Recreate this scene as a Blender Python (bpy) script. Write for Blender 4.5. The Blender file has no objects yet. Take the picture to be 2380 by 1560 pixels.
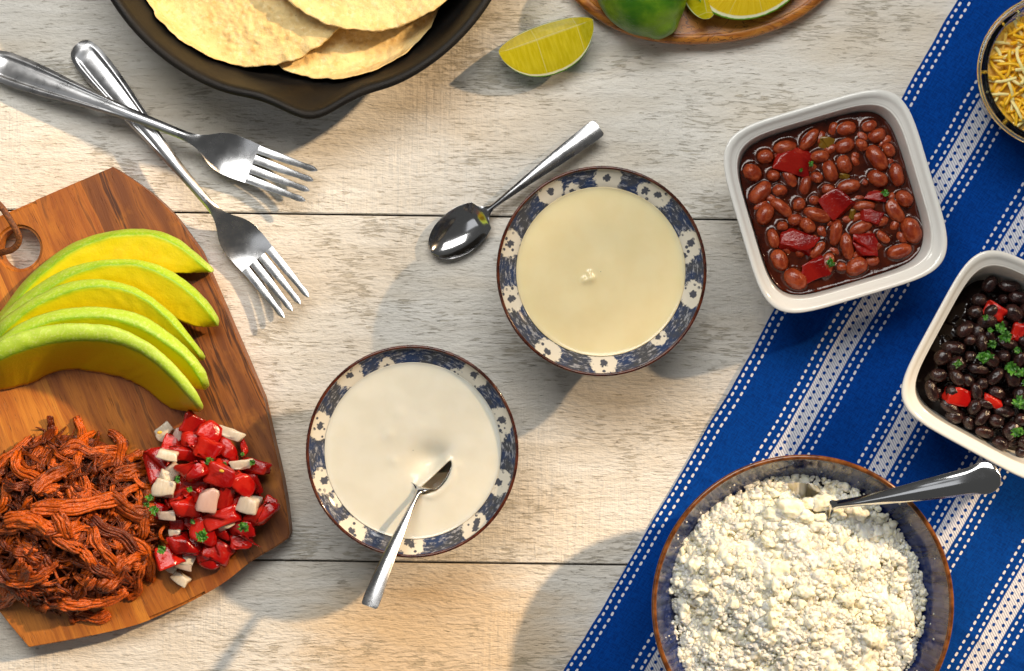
import bpy, bmesh, math, random
import numpy as np
from mathutils import Vector, Matrix

# ------------------------------------------------------------------ units
# Modelling unit: 0.25 mm ("px"). 40 units = 1 cm. Camera 1 m above the table.
U = 0.00025
H = 4000.0
rng = np.random.default_rng(7)
R = random.Random(5)
SC = bpy.context.scene
COL = SC.collection

def W(x, y, z=0.0):
    """picture coordinate (2380 x 1560 frame) at height z -> table coordinate"""
    f = (H - z) / H
    return np.array([(x - 1190.0) * f, (780.0 - y) * f, z])

# ------------------------------------------------------------------ camera
cam = bpy.data.cameras.new("camera"); camo = bpy.data.objects.new("camera", cam); COL.objects.link(camo)
camo.location = (0, 0, H * U); camo.rotation_euler = (0, 0, 0)
cam.sensor_width = 36.0; cam.lens = 36.0 * H / 2380.0
cam.clip_start = 0.05; cam.clip_end = 50
SC.camera = camo

# ------------------------------------------------------------------ light
def S(r, g, b):
    return tuple((c / 12.92 if c <= 0.04045 else ((c + 0.055) / 1.055) ** 2.4) for c in (r / 255, g / 255, b / 255))

wd = bpy.data.worlds.new("World"); SC.world = wd; wd.use_nodes = True
wd.node_tree.nodes["Background"].inputs[0].default_value = (0.78, 0.78, 0.76, 1)
wd.node_tree.nodes["Background"].inputs[1].default_value = 0.11

# warm hard key lamp, low from the right, with an added mask off the upper right and centre
KEY_DIR = Vector((0.867 * math.cos(math.radians(35)), 0.497 * math.cos(math.radians(35)), math.sin(math.radians(35))))
KEY_POS = KEY_DIR * 3.5
kl = bpy.data.lights.new("key_lamp", 'POINT'); klo = bpy.data.objects.new("key_lamp", kl); COL.objects.link(klo)
klo.location = KEY_POS; kl.energy = 720.0; kl.shadow_soft_size = 0.065; kl.color = (1.0, 0.71, 0.42)
kl.use_nodes = True
_nt = kl.node_tree; _em = next(n for n in _nt.nodes if n.type == 'EMISSION')
def _key_mask():
    g = _nt.nodes.new('ShaderNodeNewGeometry')
    def mask_edge(a, b, lit, soft):                       # one straight edge of the added mask that shapes the lamp's reach
        pa = Vector(W(*a) * U); pb = Vector(W(*b) * U)
        nrm = (pa - KEY_POS).cross(pb - KEY_POS).normalized()
        if nrm.dot(Vector(W(*lit) * U) - KEY_POS) < 0: nrm = -nrm
        d = _nt.nodes.new('ShaderNodeVectorMath'); d.operation = 'DOT_PRODUCT'
        _nt.links.new(g.outputs['Normal'], d.inputs[0]); d.inputs[1].default_value = nrm
        mr = _nt.nodes.new('ShaderNodeMapRange'); mr.interpolation_type = 'SMOOTHSTEP'
        _nt.links.new(d.outputs['Value'], mr.inputs[0])
        mr.inputs[1].default_value = -soft; mr.inputs[2].default_value = soft; mr.inputs[3].default_value = 0.0; mr.inputs[4].default_value = 1.0
        return mr.outputs[0]
    mx = _nt.nodes.new('ShaderNodeMath'); mx.operation = 'MAXIMUM'; mn = _nt.nodes.new('ShaderNodeMath'); mn.operation = 'MINIMUM'
    _nt.links.new(mask_edge((1215, 0), (570, 1100), (100, 300), 0.009), mx.inputs[0])
    _nt.links.new(mask_edge((1164, 1000), (600, 1330), (1400, 1500), 0.004), mn.inputs[0])
    _nt.links.new(mask_edge((1100, 870), (2380, 1030), (1400, 1500), 0.008), mn.inputs[1])
    _nt.links.new(mn.outputs[0], mx.inputs[1])
    _nt.links.new(mx.outputs[0], _em.inputs['Strength'])
_key_mask()

# large soft cool source above the far edge of the table
def area(name, pos, aim, sx, sy, energy, color):
    l = bpy.data.lights.new(name, 'AREA'); l.shape = 'RECTANGLE'; l.size = sx; l.size_y = sy; l.energy = energy; l.color = color
    o = bpy.data.objects.new(name, l); COL.objects.link(o); o.location = pos
    o.rotation_euler = (Vector(aim) - Vector(pos)).to_track_quat('-Z', 'Y').to_euler()
    return o
area("softbox", (-0.08, 0.78, 1.27), (0, 0.05, 0), 1.15, 0.58, 17.5, (1.0, 0.985, 0.945))
area("added_fill", (-0.95, -0.3, 1.7), (0, 0, 0), 0.9, 1.0, 2.0, (0.96, 0.98, 1.0))  # added fill lamp, lifts the ambient level and grades the metal reflections

SC.view_settings.view_transform = 'Standard'; SC.view_settings.look = 'None'
SC.view_settings.exposure = 0.0; SC.view_settings.gamma = 1.0
SC.render.engine = 'CYCLES'
SC.cycles.use_denoising = True
try: SC.cycles.denoiser = 'OPENIMAGEDENOISE'
except Exception: pass
SC.cycles.max_bounces = 10; SC.cycles.transmission_bounces = 8; SC.cycles.glossy_bounces = 5; SC.cycles.diffuse_bounces = 4
SC.cycles.caustics_reflective = False; SC.cycles.sample_clamp_indirect = 6.0

# ------------------------------------------------------------------ noise
def _hash(i, j, k, seed):
    h = (i * 374761393 + j * 668265263 + k * 2147483647 + seed * 974634777) & 0xFFFFFFFF
    h = ((h ^ (h >> 13)) * 1274126177) & 0xFFFFFFFF
    h = h ^ (h >> 16)
    return (h & 0xFFFF) / 32767.5 - 1.0

def vnoise(p, seed=0):
    p = np.asarray(p, float)
    if p.shape[-1] == 2: p = np.concatenate([p, np.zeros(p.shape[:-1] + (1,))], -1)
    i = np.floor(p).astype(np.int64); f = p - i; f = f * f * f * (f * (f * 6 - 15) + 10)
    o = 0
    for a in (0, 1):
        for b in (0, 1):
            for c in (0, 1):
                w = (f[..., 0] if a else 1 - f[..., 0]) * (f[..., 1] if b else 1 - f[..., 1]) * (f[..., 2] if c else 1 - f[..., 2])
                o = o + w * _hash(i[..., 0] + a, i[..., 1] + b, i[..., 2] + c, seed)
    return o

def fbm(p, octv=3, seed=0):
    p = np.asarray(p, float); s = 0; a = 1.0
    for k in range(octv):
        s = s + a * vnoise(p * (2 ** k), seed + k * 17); a *= 0.5
    return s

def smooth(x, a, b):
    t = np.clip((np.asarray(x, float) - a) / (b - a), 0, 1); return t * t * (3 - 2 * t)

def spline(pts, n):
    """Catmull-Rom through pts, n samples"""
    P = np.asarray(pts, float); P = np.vstack([2 * P[0] - P[1], P, 2 * P[-1] - P[-2]])
    t = np.linspace(0, len(P) - 3 - 1e-6, n); i = t.astype(int); f = (t - i)[:, None]
    a, b, c, d = P[i], P[i + 1], P[i + 2], P[i + 3]
    return 0.5 * (2 * b + (c - a) * f + (2 * a - 5 * b + 4 * c - d) * f ** 2 + (3 * b - a - 3 * c + d) * f ** 3)

def interp(x, xs, ys):
    """smooth monotone-ish interpolation of a profile"""
    xs = np.asarray(xs, float); ys = np.asarray(ys, float); x = np.asarray(x, float)
    m = np.gradient(ys, xs); i = np.clip(np.searchsorted(xs, x) - 1, 0, len(xs) - 2)
    h = xs[i + 1] - xs[i]; t = np.clip((x - xs[i]) / h, 0, 1)
    return ((1 + 2 * t) * (1 - t) ** 2 * ys[i] + t * (1 - t) ** 2 * h * m[i] + t * t * (3 - 2 * t) * ys[i + 1] + t * t * (t - 1) * h * m[i + 1])

# ------------------------------------------------------------------ mesh helpers
def grid(P, wu=False, wv=False):
    nu, nv = P.shape[:2]
    idx = np.arange(nu * nv).reshape(nu, nv)
    iu = np.arange(nu if wu else nu - 1); iv = np.arange(nv if wv else nv - 1)
    a = idx[np.ix_(iu, iv)]; b = idx[np.ix_((iu + 1) % nu, iv)]
    c = idx[np.ix_((iu + 1) % nu, (iv + 1) % nv)]; d = idx[np.ix_(iu, (iv + 1) % nv)]
    return P.reshape(-1, 3), np.stack([a, b, c, d], -1).reshape(-1, 4)

def join(parts):
    V, F, o = [], [], 0
    for v, f in parts:
        f = np.asarray(f); f = np.vstack([f[:, [0, 1, 2]], f[:, [0, 2, 3]]]) if f.shape[1] == 4 else f
        V.append(np.asarray(v, float)); F.append(f + o); o += len(v)
    return np.vstack(V), np.vstack(F)

def new_mesh(name, V, F, mat, uv=None, attr=None, smooth_=True, fix=True):
    me = bpy.data.meshes.new(name)
    V = np.asarray(V, float)
    if isinstance(F, np.ndarray) and F.shape[1] == 3:
        nf = len(F); me.vertices.add(len(V)); me.vertices.foreach_set('co', (V * U).astype(np.float32).ravel())
        me.loops.add(nf * 3); me.loops.foreach_set('vertex_index', F.astype(np.int32).ravel())
        me.polygons.add(nf); me.polygons.foreach_set('loop_start', np.arange(0, nf * 3, 3, dtype=np.int32))
        me.update(calc_edges=True)
    else:
        if isinstance(F, np.ndarray): F = F.tolist()
        me.from_pydata((V * U).tolist(), [], F)
    if fix:
        bm = bmesh.new(); bm.from_mesh(me)
        bmesh.ops.recalc_face_normals(bm, faces=bm.faces); bm.to_mesh(me); bm.free()
    if uv is not None:
        l = me.uv_layers.new(name="UVMap"); vi = np.empty(len(me.loops), np.int32); me.loops.foreach_get('vertex_index', vi)
        l.data.foreach_set('uv', np.asarray(uv, np.float32)[vi].ravel())
    if attr is not None:
        a = me.attributes.new("k", 'FLOAT', 'POINT'); a.data.foreach_set('value', np.asarray(attr, np.float32))
    me.polygons.foreach_set('use_smooth', np.full(len(me.polygons), smooth_))
    me.materials.append(mat)
    me.update()
    return me

def tag(o, label=None, cat=None, group=None, kind=None):
    if label: o['label'] = label
    if cat: o['category'] = cat
    if group: o['group'] = group
    if kind: o['kind'] = kind
    return o

def empty(name, origin, label=None, cat=None, group=None, kind=None):
    o = bpy.data.objects.new(name, None); COL.objects.link(o); o.location = Vector(np.asarray(origin, float) * U)
    o.empty_display_size = 0.01
    return tag(o, label, cat, group, kind)

def make(name, V, F, mat, origin=(0, 0, 0), parent=None, uv=None, attr=None, smooth_=True, fix=True):
    """V in world modelling units; the object gets its own origin there (or its parent's)"""
    V = np.asarray(V, float)
    if parent is not None:
        po = np.array(parent.location) / U
        p = parent
        while p.parent: p = p.parent; po = po + np.array(p.location) / U
        me = new_mesh(name, V - po, F, mat, uv, attr, smooth_, fix); o = bpy.data.objects.new(name, me); o.parent = parent
    else:
        og = np.asarray(origin, float)
        me = new_mesh(name, V - og, F, mat, uv, attr, smooth_, fix); o = bpy.data.objects.new(name, me); o.location = Vector(og * U)
    COL.objects.link(o)
    return o

def inst(name, me, pos, rot=(0, 0, 0), scale=(1, 1, 1), label=None, cat=None, group=None, parent=None):
    o = bpy.data.objects.new(name, me); COL.objects.link(o)
    o.location = Vector(np.asarray(pos, float) * U); o.rotation_euler = rot; o.scale = scale
    if parent: o.parent = parent
    return tag(o, label, cat, group)

def lathe(prof, n=96, c=(0, 0, 0), rfun=None):
    th = np.linspace(0, 2 * np.pi, n, endpoint=False); P = np.zeros((len(prof), n, 3))
    for i, (r, z) in enumerate(prof):
        rr = np.full(n, float(r)) if rfun is None else rfun(r, z, th)
        P[i, :, 0] = c[0] + rr * np.cos(th); P[i, :, 1] = c[1] + rr * np.sin(th); P[i, :, 2] = c[2] + z
    return grid(P, False, True)

def smooth_prof(pts, n):
    return spline(pts, n)

def tube(path, rad, n=8, flat=1.0, up=(0, 0, 1), twist=0.0, cross=None):
    """sweep; rad per point; flat = vertical squash; ends closed to a point"""
    path = np.asarray(path, float); m = len(path); rad = np.broadcast_to(np.asarray(rad, float), (m,))
    T = np.gradient(path, axis=0); T /= np.linalg.norm(T, axis=1)[:, None] + 1e-9
    up = np.asarray(up, float); Sd = np.cross(T, up); Sd /= np.linalg.norm(Sd, axis=1)[:, None] + 1e-9; Up = np.cross(Sd, T)
    th = np.linspace(0, 2 * np.pi, n, endpoint=False)
    P = np.zeros((m + 2, n, 3))
    for i in range(m):
        a = th + (twist * i / m)
        cr = np.ones(n) if cross is None else cross(i / (m - 1), th)
        P[i + 1] = path[i] + rad[i] * ((np.cos(a) * cr)[:, None] * Sd[i] + (np.sin(a) * cr * flat)[:, None] * Up[i])
    P[0] = path[0] - T[0] * rad[0] * 0.3; P[-1] = path[-1] + T[-1] * rad[-1] * 0.3
    return grid(P, False, True)

_ico = {}
def ico(sub):
    if sub not in _ico:
        bm = bmesh.new(); bmesh.ops.create_icosphere(bm, subdivisions=sub, radius=1.0)
        _ico[sub] = (np.array([v.co[:] for v in bm.verts]), np.array([[v.index for v in f.verts] for f in bm.faces])); bm.free()
    return _ico[sub]

# ------------------------------------------------------------------ node helpers
class NB:
    def __init__(s, name, unit=1.0):
        s.unit = unit; s.mat = bpy.data.materials.new(name); s.mat.use_nodes = True; s.t = s.mat.node_tree
        s.p = s.t.nodes["Principled BSDF"]; s._pos = None
    def nd(s, typ, props=None, **ins):
        n = s.t.nodes.new(typ)
        for k, v in (props or {}).items(): setattr(n, k, v)
        for k, v in ins.items():
            s.put(n.inputs[int(k[1:])] if k[0] == '_' and k[1:].isdigit() else n.inputs[k.replace('_', ' ')], v)
        return n
    def put(s, sock, v):
        if isinstance(v, bpy.types.NodeSocket): s.t.links.new(v, sock)
        elif sock.type == 'RGBA' and len(v) == 3: sock.default_value = (*v, 1)
        else: sock.default_value = v
    def pos(s):
        if s._pos is None:
            tc = s.nd('ShaderNodeTexCoord')
            s._pos = s.nd('ShaderNodeVectorMath', {'operation': 'SCALE'}, _0=tc.outputs['Object'], Scale=s.unit / U).outputs[0]
        return s._pos
    def scl(s, v, k): return s.nd('ShaderNodeVectorMath', {'operation': 'MULTIPLY'}, _0=v, _1=k).outputs[0]
    def add3(s, v, k): return s.nd('ShaderNodeVectorMath', {'operation': 'ADD'}, _0=v, _1=k).outputs[0]
    def xyz(s, v): n = s.nd('ShaderNodeSeparateXYZ', _0=v); return n.outputs[0], n.outputs[1], n.outputs[2]
    def vec(s, x, y, z): return s.nd('ShaderNodeCombineXYZ', _0=x, _1=y, _2=z).outputs[0]
    def m(s, op, a, b=0.0, c=0.0, clamp=False): return s.nd('ShaderNodeMath', {'operation': op, 'use_clamp': clamp}, _0=a, _1=b, _2=c).outputs[0]
    def noise(s, v, scale, detail=2.0, rough=0.5, dist=0.0):
        return s.nd('ShaderNodeTexNoise', None, Vector=v, Scale=scale, Detail=detail, Roughness=rough, Distortion=dist).outputs[0]
    def voro(s, v, scale, rnd=1.0, feature='F1', out=0):
        return s.nd('ShaderNodeTexVoronoi', {'feature': feature}, Vector=v, Scale=scale, Randomness=rnd).outputs[out]
    def ss(s, x, a, b, lo=0.0, hi=1.0):
        return s.nd('ShaderNodeMapRange', {'interpolation_type': 'SMOOTHSTEP'}, _0=x, _1=a, _2=b, _3=lo, _4=hi).outputs[0]
    def lin(s, x, a, b, lo=0.0, hi=1.0): return s.nd('ShaderNodeMapRange', None, _0=x, _1=a, _2=b, _3=lo, _4=hi).outputs[0]
    def mix(s, f, a, b, blend='MIX'):
        n = s.nd('ShaderNodeMix', {'data_type': 'RGBA', 'blend_type': blend}, _0=f, _6=a, _7=b); return n.outputs[2]
    def attr(s, name='k'): return s.nd('ShaderNodeAttribute', {'attribute_name': name}).outputs['Fac']
    def rand(s): return s.nd('ShaderNodeObjectInfo').outputs['Random']
    def ramp(s, f, stops):
        n = s.nd('ShaderNodeValToRGB', None, _0=f); e = n.color_ramp.elements
        while len(e) < len(stops): e.new(0.5)
        for q, (p, c) in zip(e, stops): q.position = p; q.color = (*c, 1)
        return n.outputs[0]
    def bump(s, h, strength=1.0, dist=1.0, normal=None):
        k = {'Strength': strength, 'Distance': dist * U, 'Height': h}
        if normal is not None: k['Normal'] = normal
        return s.nd('ShaderNodeBump', None, **k).outputs[0]
    def set(s, **k):
        for a, v in k.items(): s.put(s.p.inputs[a.replace('_', ' ')], v)
        return s.mat

# ================================================================== materials
def mat_table():
    b = NB("whitewashed_wood"); p = b.pos(); ry = b.nd('ShaderNodeObjectInfo').outputs['Random']
    off = b.vec(b.m('MULTIPLY', ry, 9000.0), b.m('MULTIPLY', ry, 3000.0), 0.0)
    v = b.add3(p, off)
    warp = b.nd('ShaderNodeTexNoise', None, Vector=b.scl(v, (0.006, 0.02, 1)), Scale=1.0, Detail=2.0).outputs[1]
    vw = b.nd('ShaderNodeVectorMath', {'operation': 'MULTIPLY_ADD'}, _0=warp, _1=(6, 26, 0), _2=v).outputs[0]
    streak = b.noise(b.scl(vw, (0.024, 0.22, 1)), 1.0, 5.0, 0.62)
    fine = b.noise(b.scl(vw, (0.05, 0.42, 1)), 1.0, 4.0, 0.65)
    patch = b.noise(b.scl(v, (0.0035, 0.0055, 1)), 1.0, 3.0, 0.55)
    patch2 = b.noise(b.scl(b.add3(v, (700, 333, 0)), (0.010, 0.014, 1)), 1.0, 2.0, 0.5)
    pm = b.m('MULTIPLY', b.ss(patch, 0.42, 0.66), b.ss(patch2, 0.30, 0.62))
    wornt = b.m('ADD', streak, b.m('MULTIPLY', pm, 0.16))
    worn = b.ss(wornt, 0.612, 0.675)                      # paint rubbed through along the grain
    crack = b.m('MULTIPLY', b.ss(fine, 0.60, 0.70), b.ss(wornt, 0.575, 0.645))
    tone = b.noise(b.scl(vw, (0.004, 0.05, 1)), 1.0, 3.0, 0.5)
    paint = b.mix(b.ss(tone, 0.3, 0.7), S(220, 215, 205), S(232, 228, 220))
    paint = b.mix(b.m('MULTIPLY', b.ss(b.noise(b.scl(b.add3(v, (50, 910, 0)), (0.0016, 0.0032, 1)), 1.0, 3.0, 0.6), 0.44, 0.68), 0.38), paint, S(214, 190, 152))
    px_, py_, _z = b.xyz(p)                                # golden tan patch on the lower boards, edge broken by noise
    sd = b.m('ADD', b.m('POWER', b.m('DIVIDE', b.m('ADD', px_, 150.0), 330.0), 2.0), b.m('POWER', b.m('DIVIDE', b.m('ADD', py_, 720.0), 190.0), 2.0))
    sd = b.m('ADD', sd, b.m('MULTIPLY', b.m('SUBTRACT', b.noise(b.scl(v, (0.008, 0.02, 1)), 1.0, 4.0, 0.6), 0.5), 1.6))
    paint = b.mix(b.m('MULTIPLY', b.ss(sd, 1.5, 0.1), 0.6), paint, S(208, 172, 118))
    paint = b.mix(b.m('MULTIPLY', b.ss(fine, 0.48, 0.75), 0.15), paint, S(178, 168, 148))
    c = b.mix(b.m('MULTIPLY', worn, 0.50), paint, S(158, 145, 118))
    c = b.mix(b.m('MULTIPLY', crack, 0.75), c, S(92, 82, 64))
    speck = b.m('MULTIPLY', b.ss(b.noise(b.scl(v, (0.09, 0.20, 1)), 1.0, 2.0, 0.6), 0.72, 0.76), b.ss(patch, 0.40, 0.6))
    c = b.mix(b.m('MULTIPLY', speck, 0.5), c, S(84, 84, 84))
    # raised paint ridges, saw marks across the grain and rubbed hollows
    crackle = b.noise(b.scl(vw, (0.045, 0.13, 1)), 1.0, 3.0, 0.6)
    saw = b.noise(b.scl(v, (0.055, 0.003, 1)), 1.0, 3.0, 0.7)
    sawm = b.ss(b.noise(b.scl(v, (0.0025, 0.002, 1)), 1.0, 1.0), 0.45, 0.62)
    h = b.m('ADD', b.m('MULTIPLY', crackle, 5.0), b.m('MULTIPLY', fine, 1.6))
    h = b.m('ADD', h, b.m('MULTIPLY', b.m('MULTIPLY', saw, sawm), 4.0))
    h = b.m('SUBTRACT', h, b.m('MULTIPLY', worn, 0.9)); h = b.m('SUBTRACT', h, b.m('MULTIPLY', crack, 1.6))
    return b.set(Base_Color=c, Roughness=0.52, Normal=b.bump(h, 0.85, 1.0), Specular_IOR_Level=0.35)

def mat_napkin():
    b = NB("blue_woven_cloth"); uv = b.nd('ShaderNodeUVMap').outputs[0]
    q, s, _ = b.xyz(uv)
    wob = b.noise(b.scl(uv, (0.03, 0.03, 1)), 1.0, 2.0)
    q = b.m('ADD', q, b.m('MULTIPLY', b.m('SUBTRACT', wob, 0.5), 1.6))
    qm = b.m('ADD', b.m('FLOORED_MODULO', b.m('SUBTRACT', q, 100.0), 211.0), 100.0)
    ingroup = b.m('GREATER_THAN', q, 70.0)
    def line(qv, qc, ph):
        d = b.m('ABSOLUTE', b.m('SUBTRACT', qv, qc))
        row = b.m('ADD', b.m('DIVIDE', s, 16.9), ph)
        f = b.m('ABSOLUTE', b.m('SUBTRACT', b.m('FRACT', row), 0.5))
        jit = b.nd('ShaderNodeTexWhiteNoise', {'noise_dimensions': '2D'}, Vector=b.vec(b.m('FLOOR', row), qc, 0)).outputs[0]
        e = b.m('ADD', b.m('POWER', b.m('DIVIDE', d, 2.9), 2.0), b.m('POWER', b.m('DIVIDE', f, b.m('ADD', 0.27, b.m('MULTIPLY', jit, 0.06))), 4.0))
        return b.ss(e, 1.25, 0.75)
    mx = lambda x, y: b.m('MAXIMUM', x, y)
    edge = mx(line(q, 7.0, 0.0), line(q, 25.0, 0.37))
    grp = mx(mx(line(qm, 130.0, 0.1), line(qm, 149.0, 0.62)), mx(line(qm, 213.5, 0.25), line(qm, 232.0, 0.8)))
    # solid band with two rows of small openings and twill lines
    tw = b.m('SINE', b.m('MULTIPLY', b.m('ADD', b.m('MULTIPLY', qm, 0.55), b.m('MULTIPLY', s, 0.85)), 2 * math.pi / 5.6))
    bandm = b.m('MULTIPLY', b.ss(qm, 156.6, 158.6), b.ss(qm, 204.2, 202.2))
    def hole(qc, ph):
        d = b.m('SUBTRACT', qm, qc); f = b.m('MULTIPLY', b.m('SUBTRACT', b.m('FRACT', b.m('ADD', b.m('DIVIDE', s, 16.9), ph)), 0.5), 16.9)
        return b.ss(b.m('ADD', b.m('MULTIPLY', d, d), b.m('MULTIPLY', b.m('MULTIPLY', f, f), 0.75)), 19.0, 9.0)
    holes = mx(hole(170.0, 0.0), hole(190.4, 0.45))
    twm = b.ss(tw, -0.95, -0.35, 0.45, 1.0)
    band = b.m('MULTIPLY', b.m('MULTIPLY', bandm, b.m('SUBTRACT', 1.0, holes)), twm)
    white = mx(edge, b.m('MULTIPLY', ingroup, mx(grp, band)))
    # plain weave
    wx = b.m('SINE', b.m('MULTIPLY', q, 2 * math.pi / 3.4)); wy = b.m('SINE', b.m('MULTIPLY', s, 2 * math.pi / 3.4))
    weave = b.m('MULTIPLY', wx, wy)
    tone = b.noise(b.scl(uv, (0.25, 0.05, 1)), 1.0, 3.0, 0.7); tone2 = b.noise(b.scl(uv, (0.05, 0.3, 1)), 1.0, 3.0, 0.7)
    blue = b.mix(b.ss(b.m('ADD', tone, tone2), 0.7, 1.3), S(0, 44, 116), S(0, 66, 156))
    blue = b.mix(b.m('MULTIPLY', b.ss(weave, 0.2, 0.9), 0.35), blue, S(14, 100, 196))
    lint = b.ss(b.noise(b.scl(uv, (0.33, 0.33, 1)), 1.0, 2.0, 0.7), 0.72, 0.80)
    blue = b.mix(b.m('MULTIPLY', lint, 0.35), blue, S(120, 150, 215))
    c = b.mix(white, blue, S(226, 226, 232))
    h = b.m('ADD', b.m('MULTIPLY', white, 1.6), b.m('MULTIPLY', weave, 0.35))
    return b.set(Base_Color=c, Roughness=0.9, Specular_IOR_Level=0.1, Normal=b.bump(h, 0.7, 1.0))

def mat_bowl(seed):
    b = NB("glazed_blue_flower_pottery"); p = b.pos(); x, y, z = b.xyz(p)
    ang = b.m('DIVIDE', b.m('ARCTAN2', y, x), 2 * math.pi)          # -0.5..0.5
    N = 11.0; arc = 2 * math.pi * 212 / N
    v = b.m('MULTIPLY', b.m('SUBTRACT', z, 187.0), 1.75)
    edge = b.m('MULTIPLY', b.m('SUBTRACT', b.noise(p, 0.11, 3.0, 0.65), 0.5), 26.0)
    def layer(N, off, sd, r0, vlo, vhi, prob):
        u = b.m('ADD', b.m('MULTIPLY', ang, N), off); cid = b.m('FLOORED_MODULO', b.m('FLOOR', u), N)
        wn = b.nd('ShaderNodeTexWhiteNoise', {'noise_dimensions': '2D'}, Vector=b.vec(cid, sd, 0)); r1, r2, r3 = b.xyz(wn.outputs[1])
        lu = b.m('ADD', b.m('MULTIPLY', b.m('SUBTRACT', b.m('FRACT', u), 0.5), 2 * math.pi * 212 / N), b.m('MULTIPLY', b.m('SUBTRACT', r1, 0.5), 30.0))
        lv = b.m('SUBTRACT', v, b.m('ADD', vlo, b.m('MULTIPLY', r2, vhi - vlo)))
        d = b.m('SQRT', b.m('ADD', b.m('MULTIPLY', lu, lu), b.m('MULTIPLY', lv, lv)))
        a2 = b.m('ARCTAN2', lv, lu)
        pet = b.m('MULTIPLY', b.m('SINE', b.m('MULTIPLY', a2, 6.0)), 0.9)
        on = b.m('LESS_THAN', r3, prob)
        fl = b.m('MULTIPLY', b.ss(b.m('ADD', b.m('ADD', d, edge), pet), r0 + 2.5, r0 - 2.0), on)
        dot = b.m('MULTIPLY', b.ss(b.m('ADD', b.m('ADD', d, b.m('MULTIPLY', edge, 0.6)), b.m('MULTIPLY', pet, 1.0)), 9.5, 7.0), on)
        return fl, dot
    f1, d1 = layer(10.0, 0.0, seed, 30.0, 18.0, 40.0, 0.95)
    f2, d2 = layer(7.0, 0.37, seed + 3.0, 20.0, -6.0, 30.0, 0.6)
    fl = b.m('MAXIMUM', f1, f2); dot = b.m('MAXIMUM', d1, d2)
    spots = b.ss(b.voro(p, 0.060, 1.0), 0.27, 0.20)
    spots = b.m('MULTIPLY', spots, b.ss(b.noise(p, 0.03, 2.0), 0.38, 0.50))
    brush = b.noise(b.nd('ShaderNodeVectorMath', {'operation': 'ADD'}, _0=b.scl(p, (0.06, 0.06, 0.30)), _1=(seed * 3.1, 0, 0)).outputs[0], 1.0, 5.0, 0.72)
    scratch = b.ss(brush, 0.51, 0.64)
    ink = b.mix(b.ss(b.noise(p, 0.022, 3.0, 0.6), 0.38, 0.66), S(76, 77, 80), S(50, 66, 100))
    ink = b.mix(b.ss(z, 211.0, 219.0), ink, S(26, 50, 108))
    ink = b.mix(b.m('MULTIPLY', scratch, 0.75), ink, S(186, 186, 190))
    white = S(226, 218, 200)
    c = b.mix(fl, ink, white)
    c = b.mix(b.m('MULTIPLY', b.m('MAXIMUM', dot, b.m('MULTIPLY', spots, fl)), 0.92), c, S(46, 54, 74))
    return b.set(Base_Color=c, Roughness=0.09, Specular_IOR_Level=0.5, Coat_Weight=0.3, Coat_Roughness=0.04)

def mat_simple(name, col, rough=0.5, **k):
    b = NB(name); return b.set(Base_Color=(*col, 1), Roughness=rough, **k)

def mat_rim(name, c1, c2):
    b = NB(name); n = b.noise(b.pos(), 0.05, 4.0, 0.6)
    return b.set(Base_Color=b.mix(b.ss(n, 0.35, 0.68), c1, c2), Roughness=0.16, Coat_Weight=0.3)

def mat_cream(name, c, c2):
    b = NB(name); n = b.noise(b.pos(), 0.02, 3.0, 0.5); n2 = b.noise(b.pos(), 0.15, 2.0, 0.5)
    col = b.mix(b.ss(n, 0.3, 0.7), c, c2)
    return b.set(Base_Color=col, Roughness=0.17, Specular_IOR_Level=0.45, Subsurface_Weight=0.25, Subsurface_Radius=(0.004, 0.003, 0.002), Subsurface_Scale=1.0,
                 Normal=b.bump(n, 0.4, 1.0))

def mat_iron():
    b = NB("cast_iron"); p = b.pos(); n = b.noise(p, 0.35, 3.0, 0.6); n2 = b.noise(p, 0.012, 3.0, 0.5)
    c = b.mix(b.ss(n2, 0.35, 0.65), S(11, 10, 10), S(20, 18, 16))
    return b.set(Base_Color=c, Roughness=b.lin(n2, 0.3, 0.7, 0.45, 0.62), Specular_IOR_Level=0.3, Normal=b.bump(b.m('MULTIPLY', n, 2.2), 0.6, 1.0))

def mat_tortilla():
    b = NB("corn_tortilla"); p = b.pos(); n = b.noise(p, 0.02, 4.0, 0.6); n2 = b.noise(p, 0.075, 4.0, 0.65); blis = b.voro(p, 0.07, 1.0, 'SMOOTH_F1')
    c = b.mix(b.ss(n, 0.32, 0.68), S(222, 190, 126), S(234, 208, 148))
    c = b.mix(b.m('MULTIPLY', b.ss(n2, 0.5, 0.72), 0.55), c, S(243, 226, 184))
    c = b.mix(b.m('MULTIPLY', b.ss(b.noise(b.add3(p, (91, 0, 0)), 0.05, 3.0, 0.6), 0.56, 0.72), 0.55), c, S(206, 158, 84))
    c = b.mix(b.m('MULTIPLY', b.ss(b.noise(b.add3(p, (0, 811, 0)), 0.03, 4.0, 0.7), 0.67, 0.73), 0.8), c, S(150, 88, 34))
    speck = b.ss(b.noise(p, 0.35, 2.0, 0.6), 0.66, 0.74)
    c = b.mix(b.m('MULTIPLY', speck, 0.3), c, S(190, 150, 84))
    h = b.m('ADD', b.m('MULTIPLY', blis, -3.0), b.m('MULTIPLY', b.noise(p, 0.25, 3.0, 0.6), 1.6))
    return b.set(Base_Color=c, Roughness=0.72, Specular_IOR_Level=0.25, Normal=b.bump(h, 0.95, 1.0))

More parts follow.
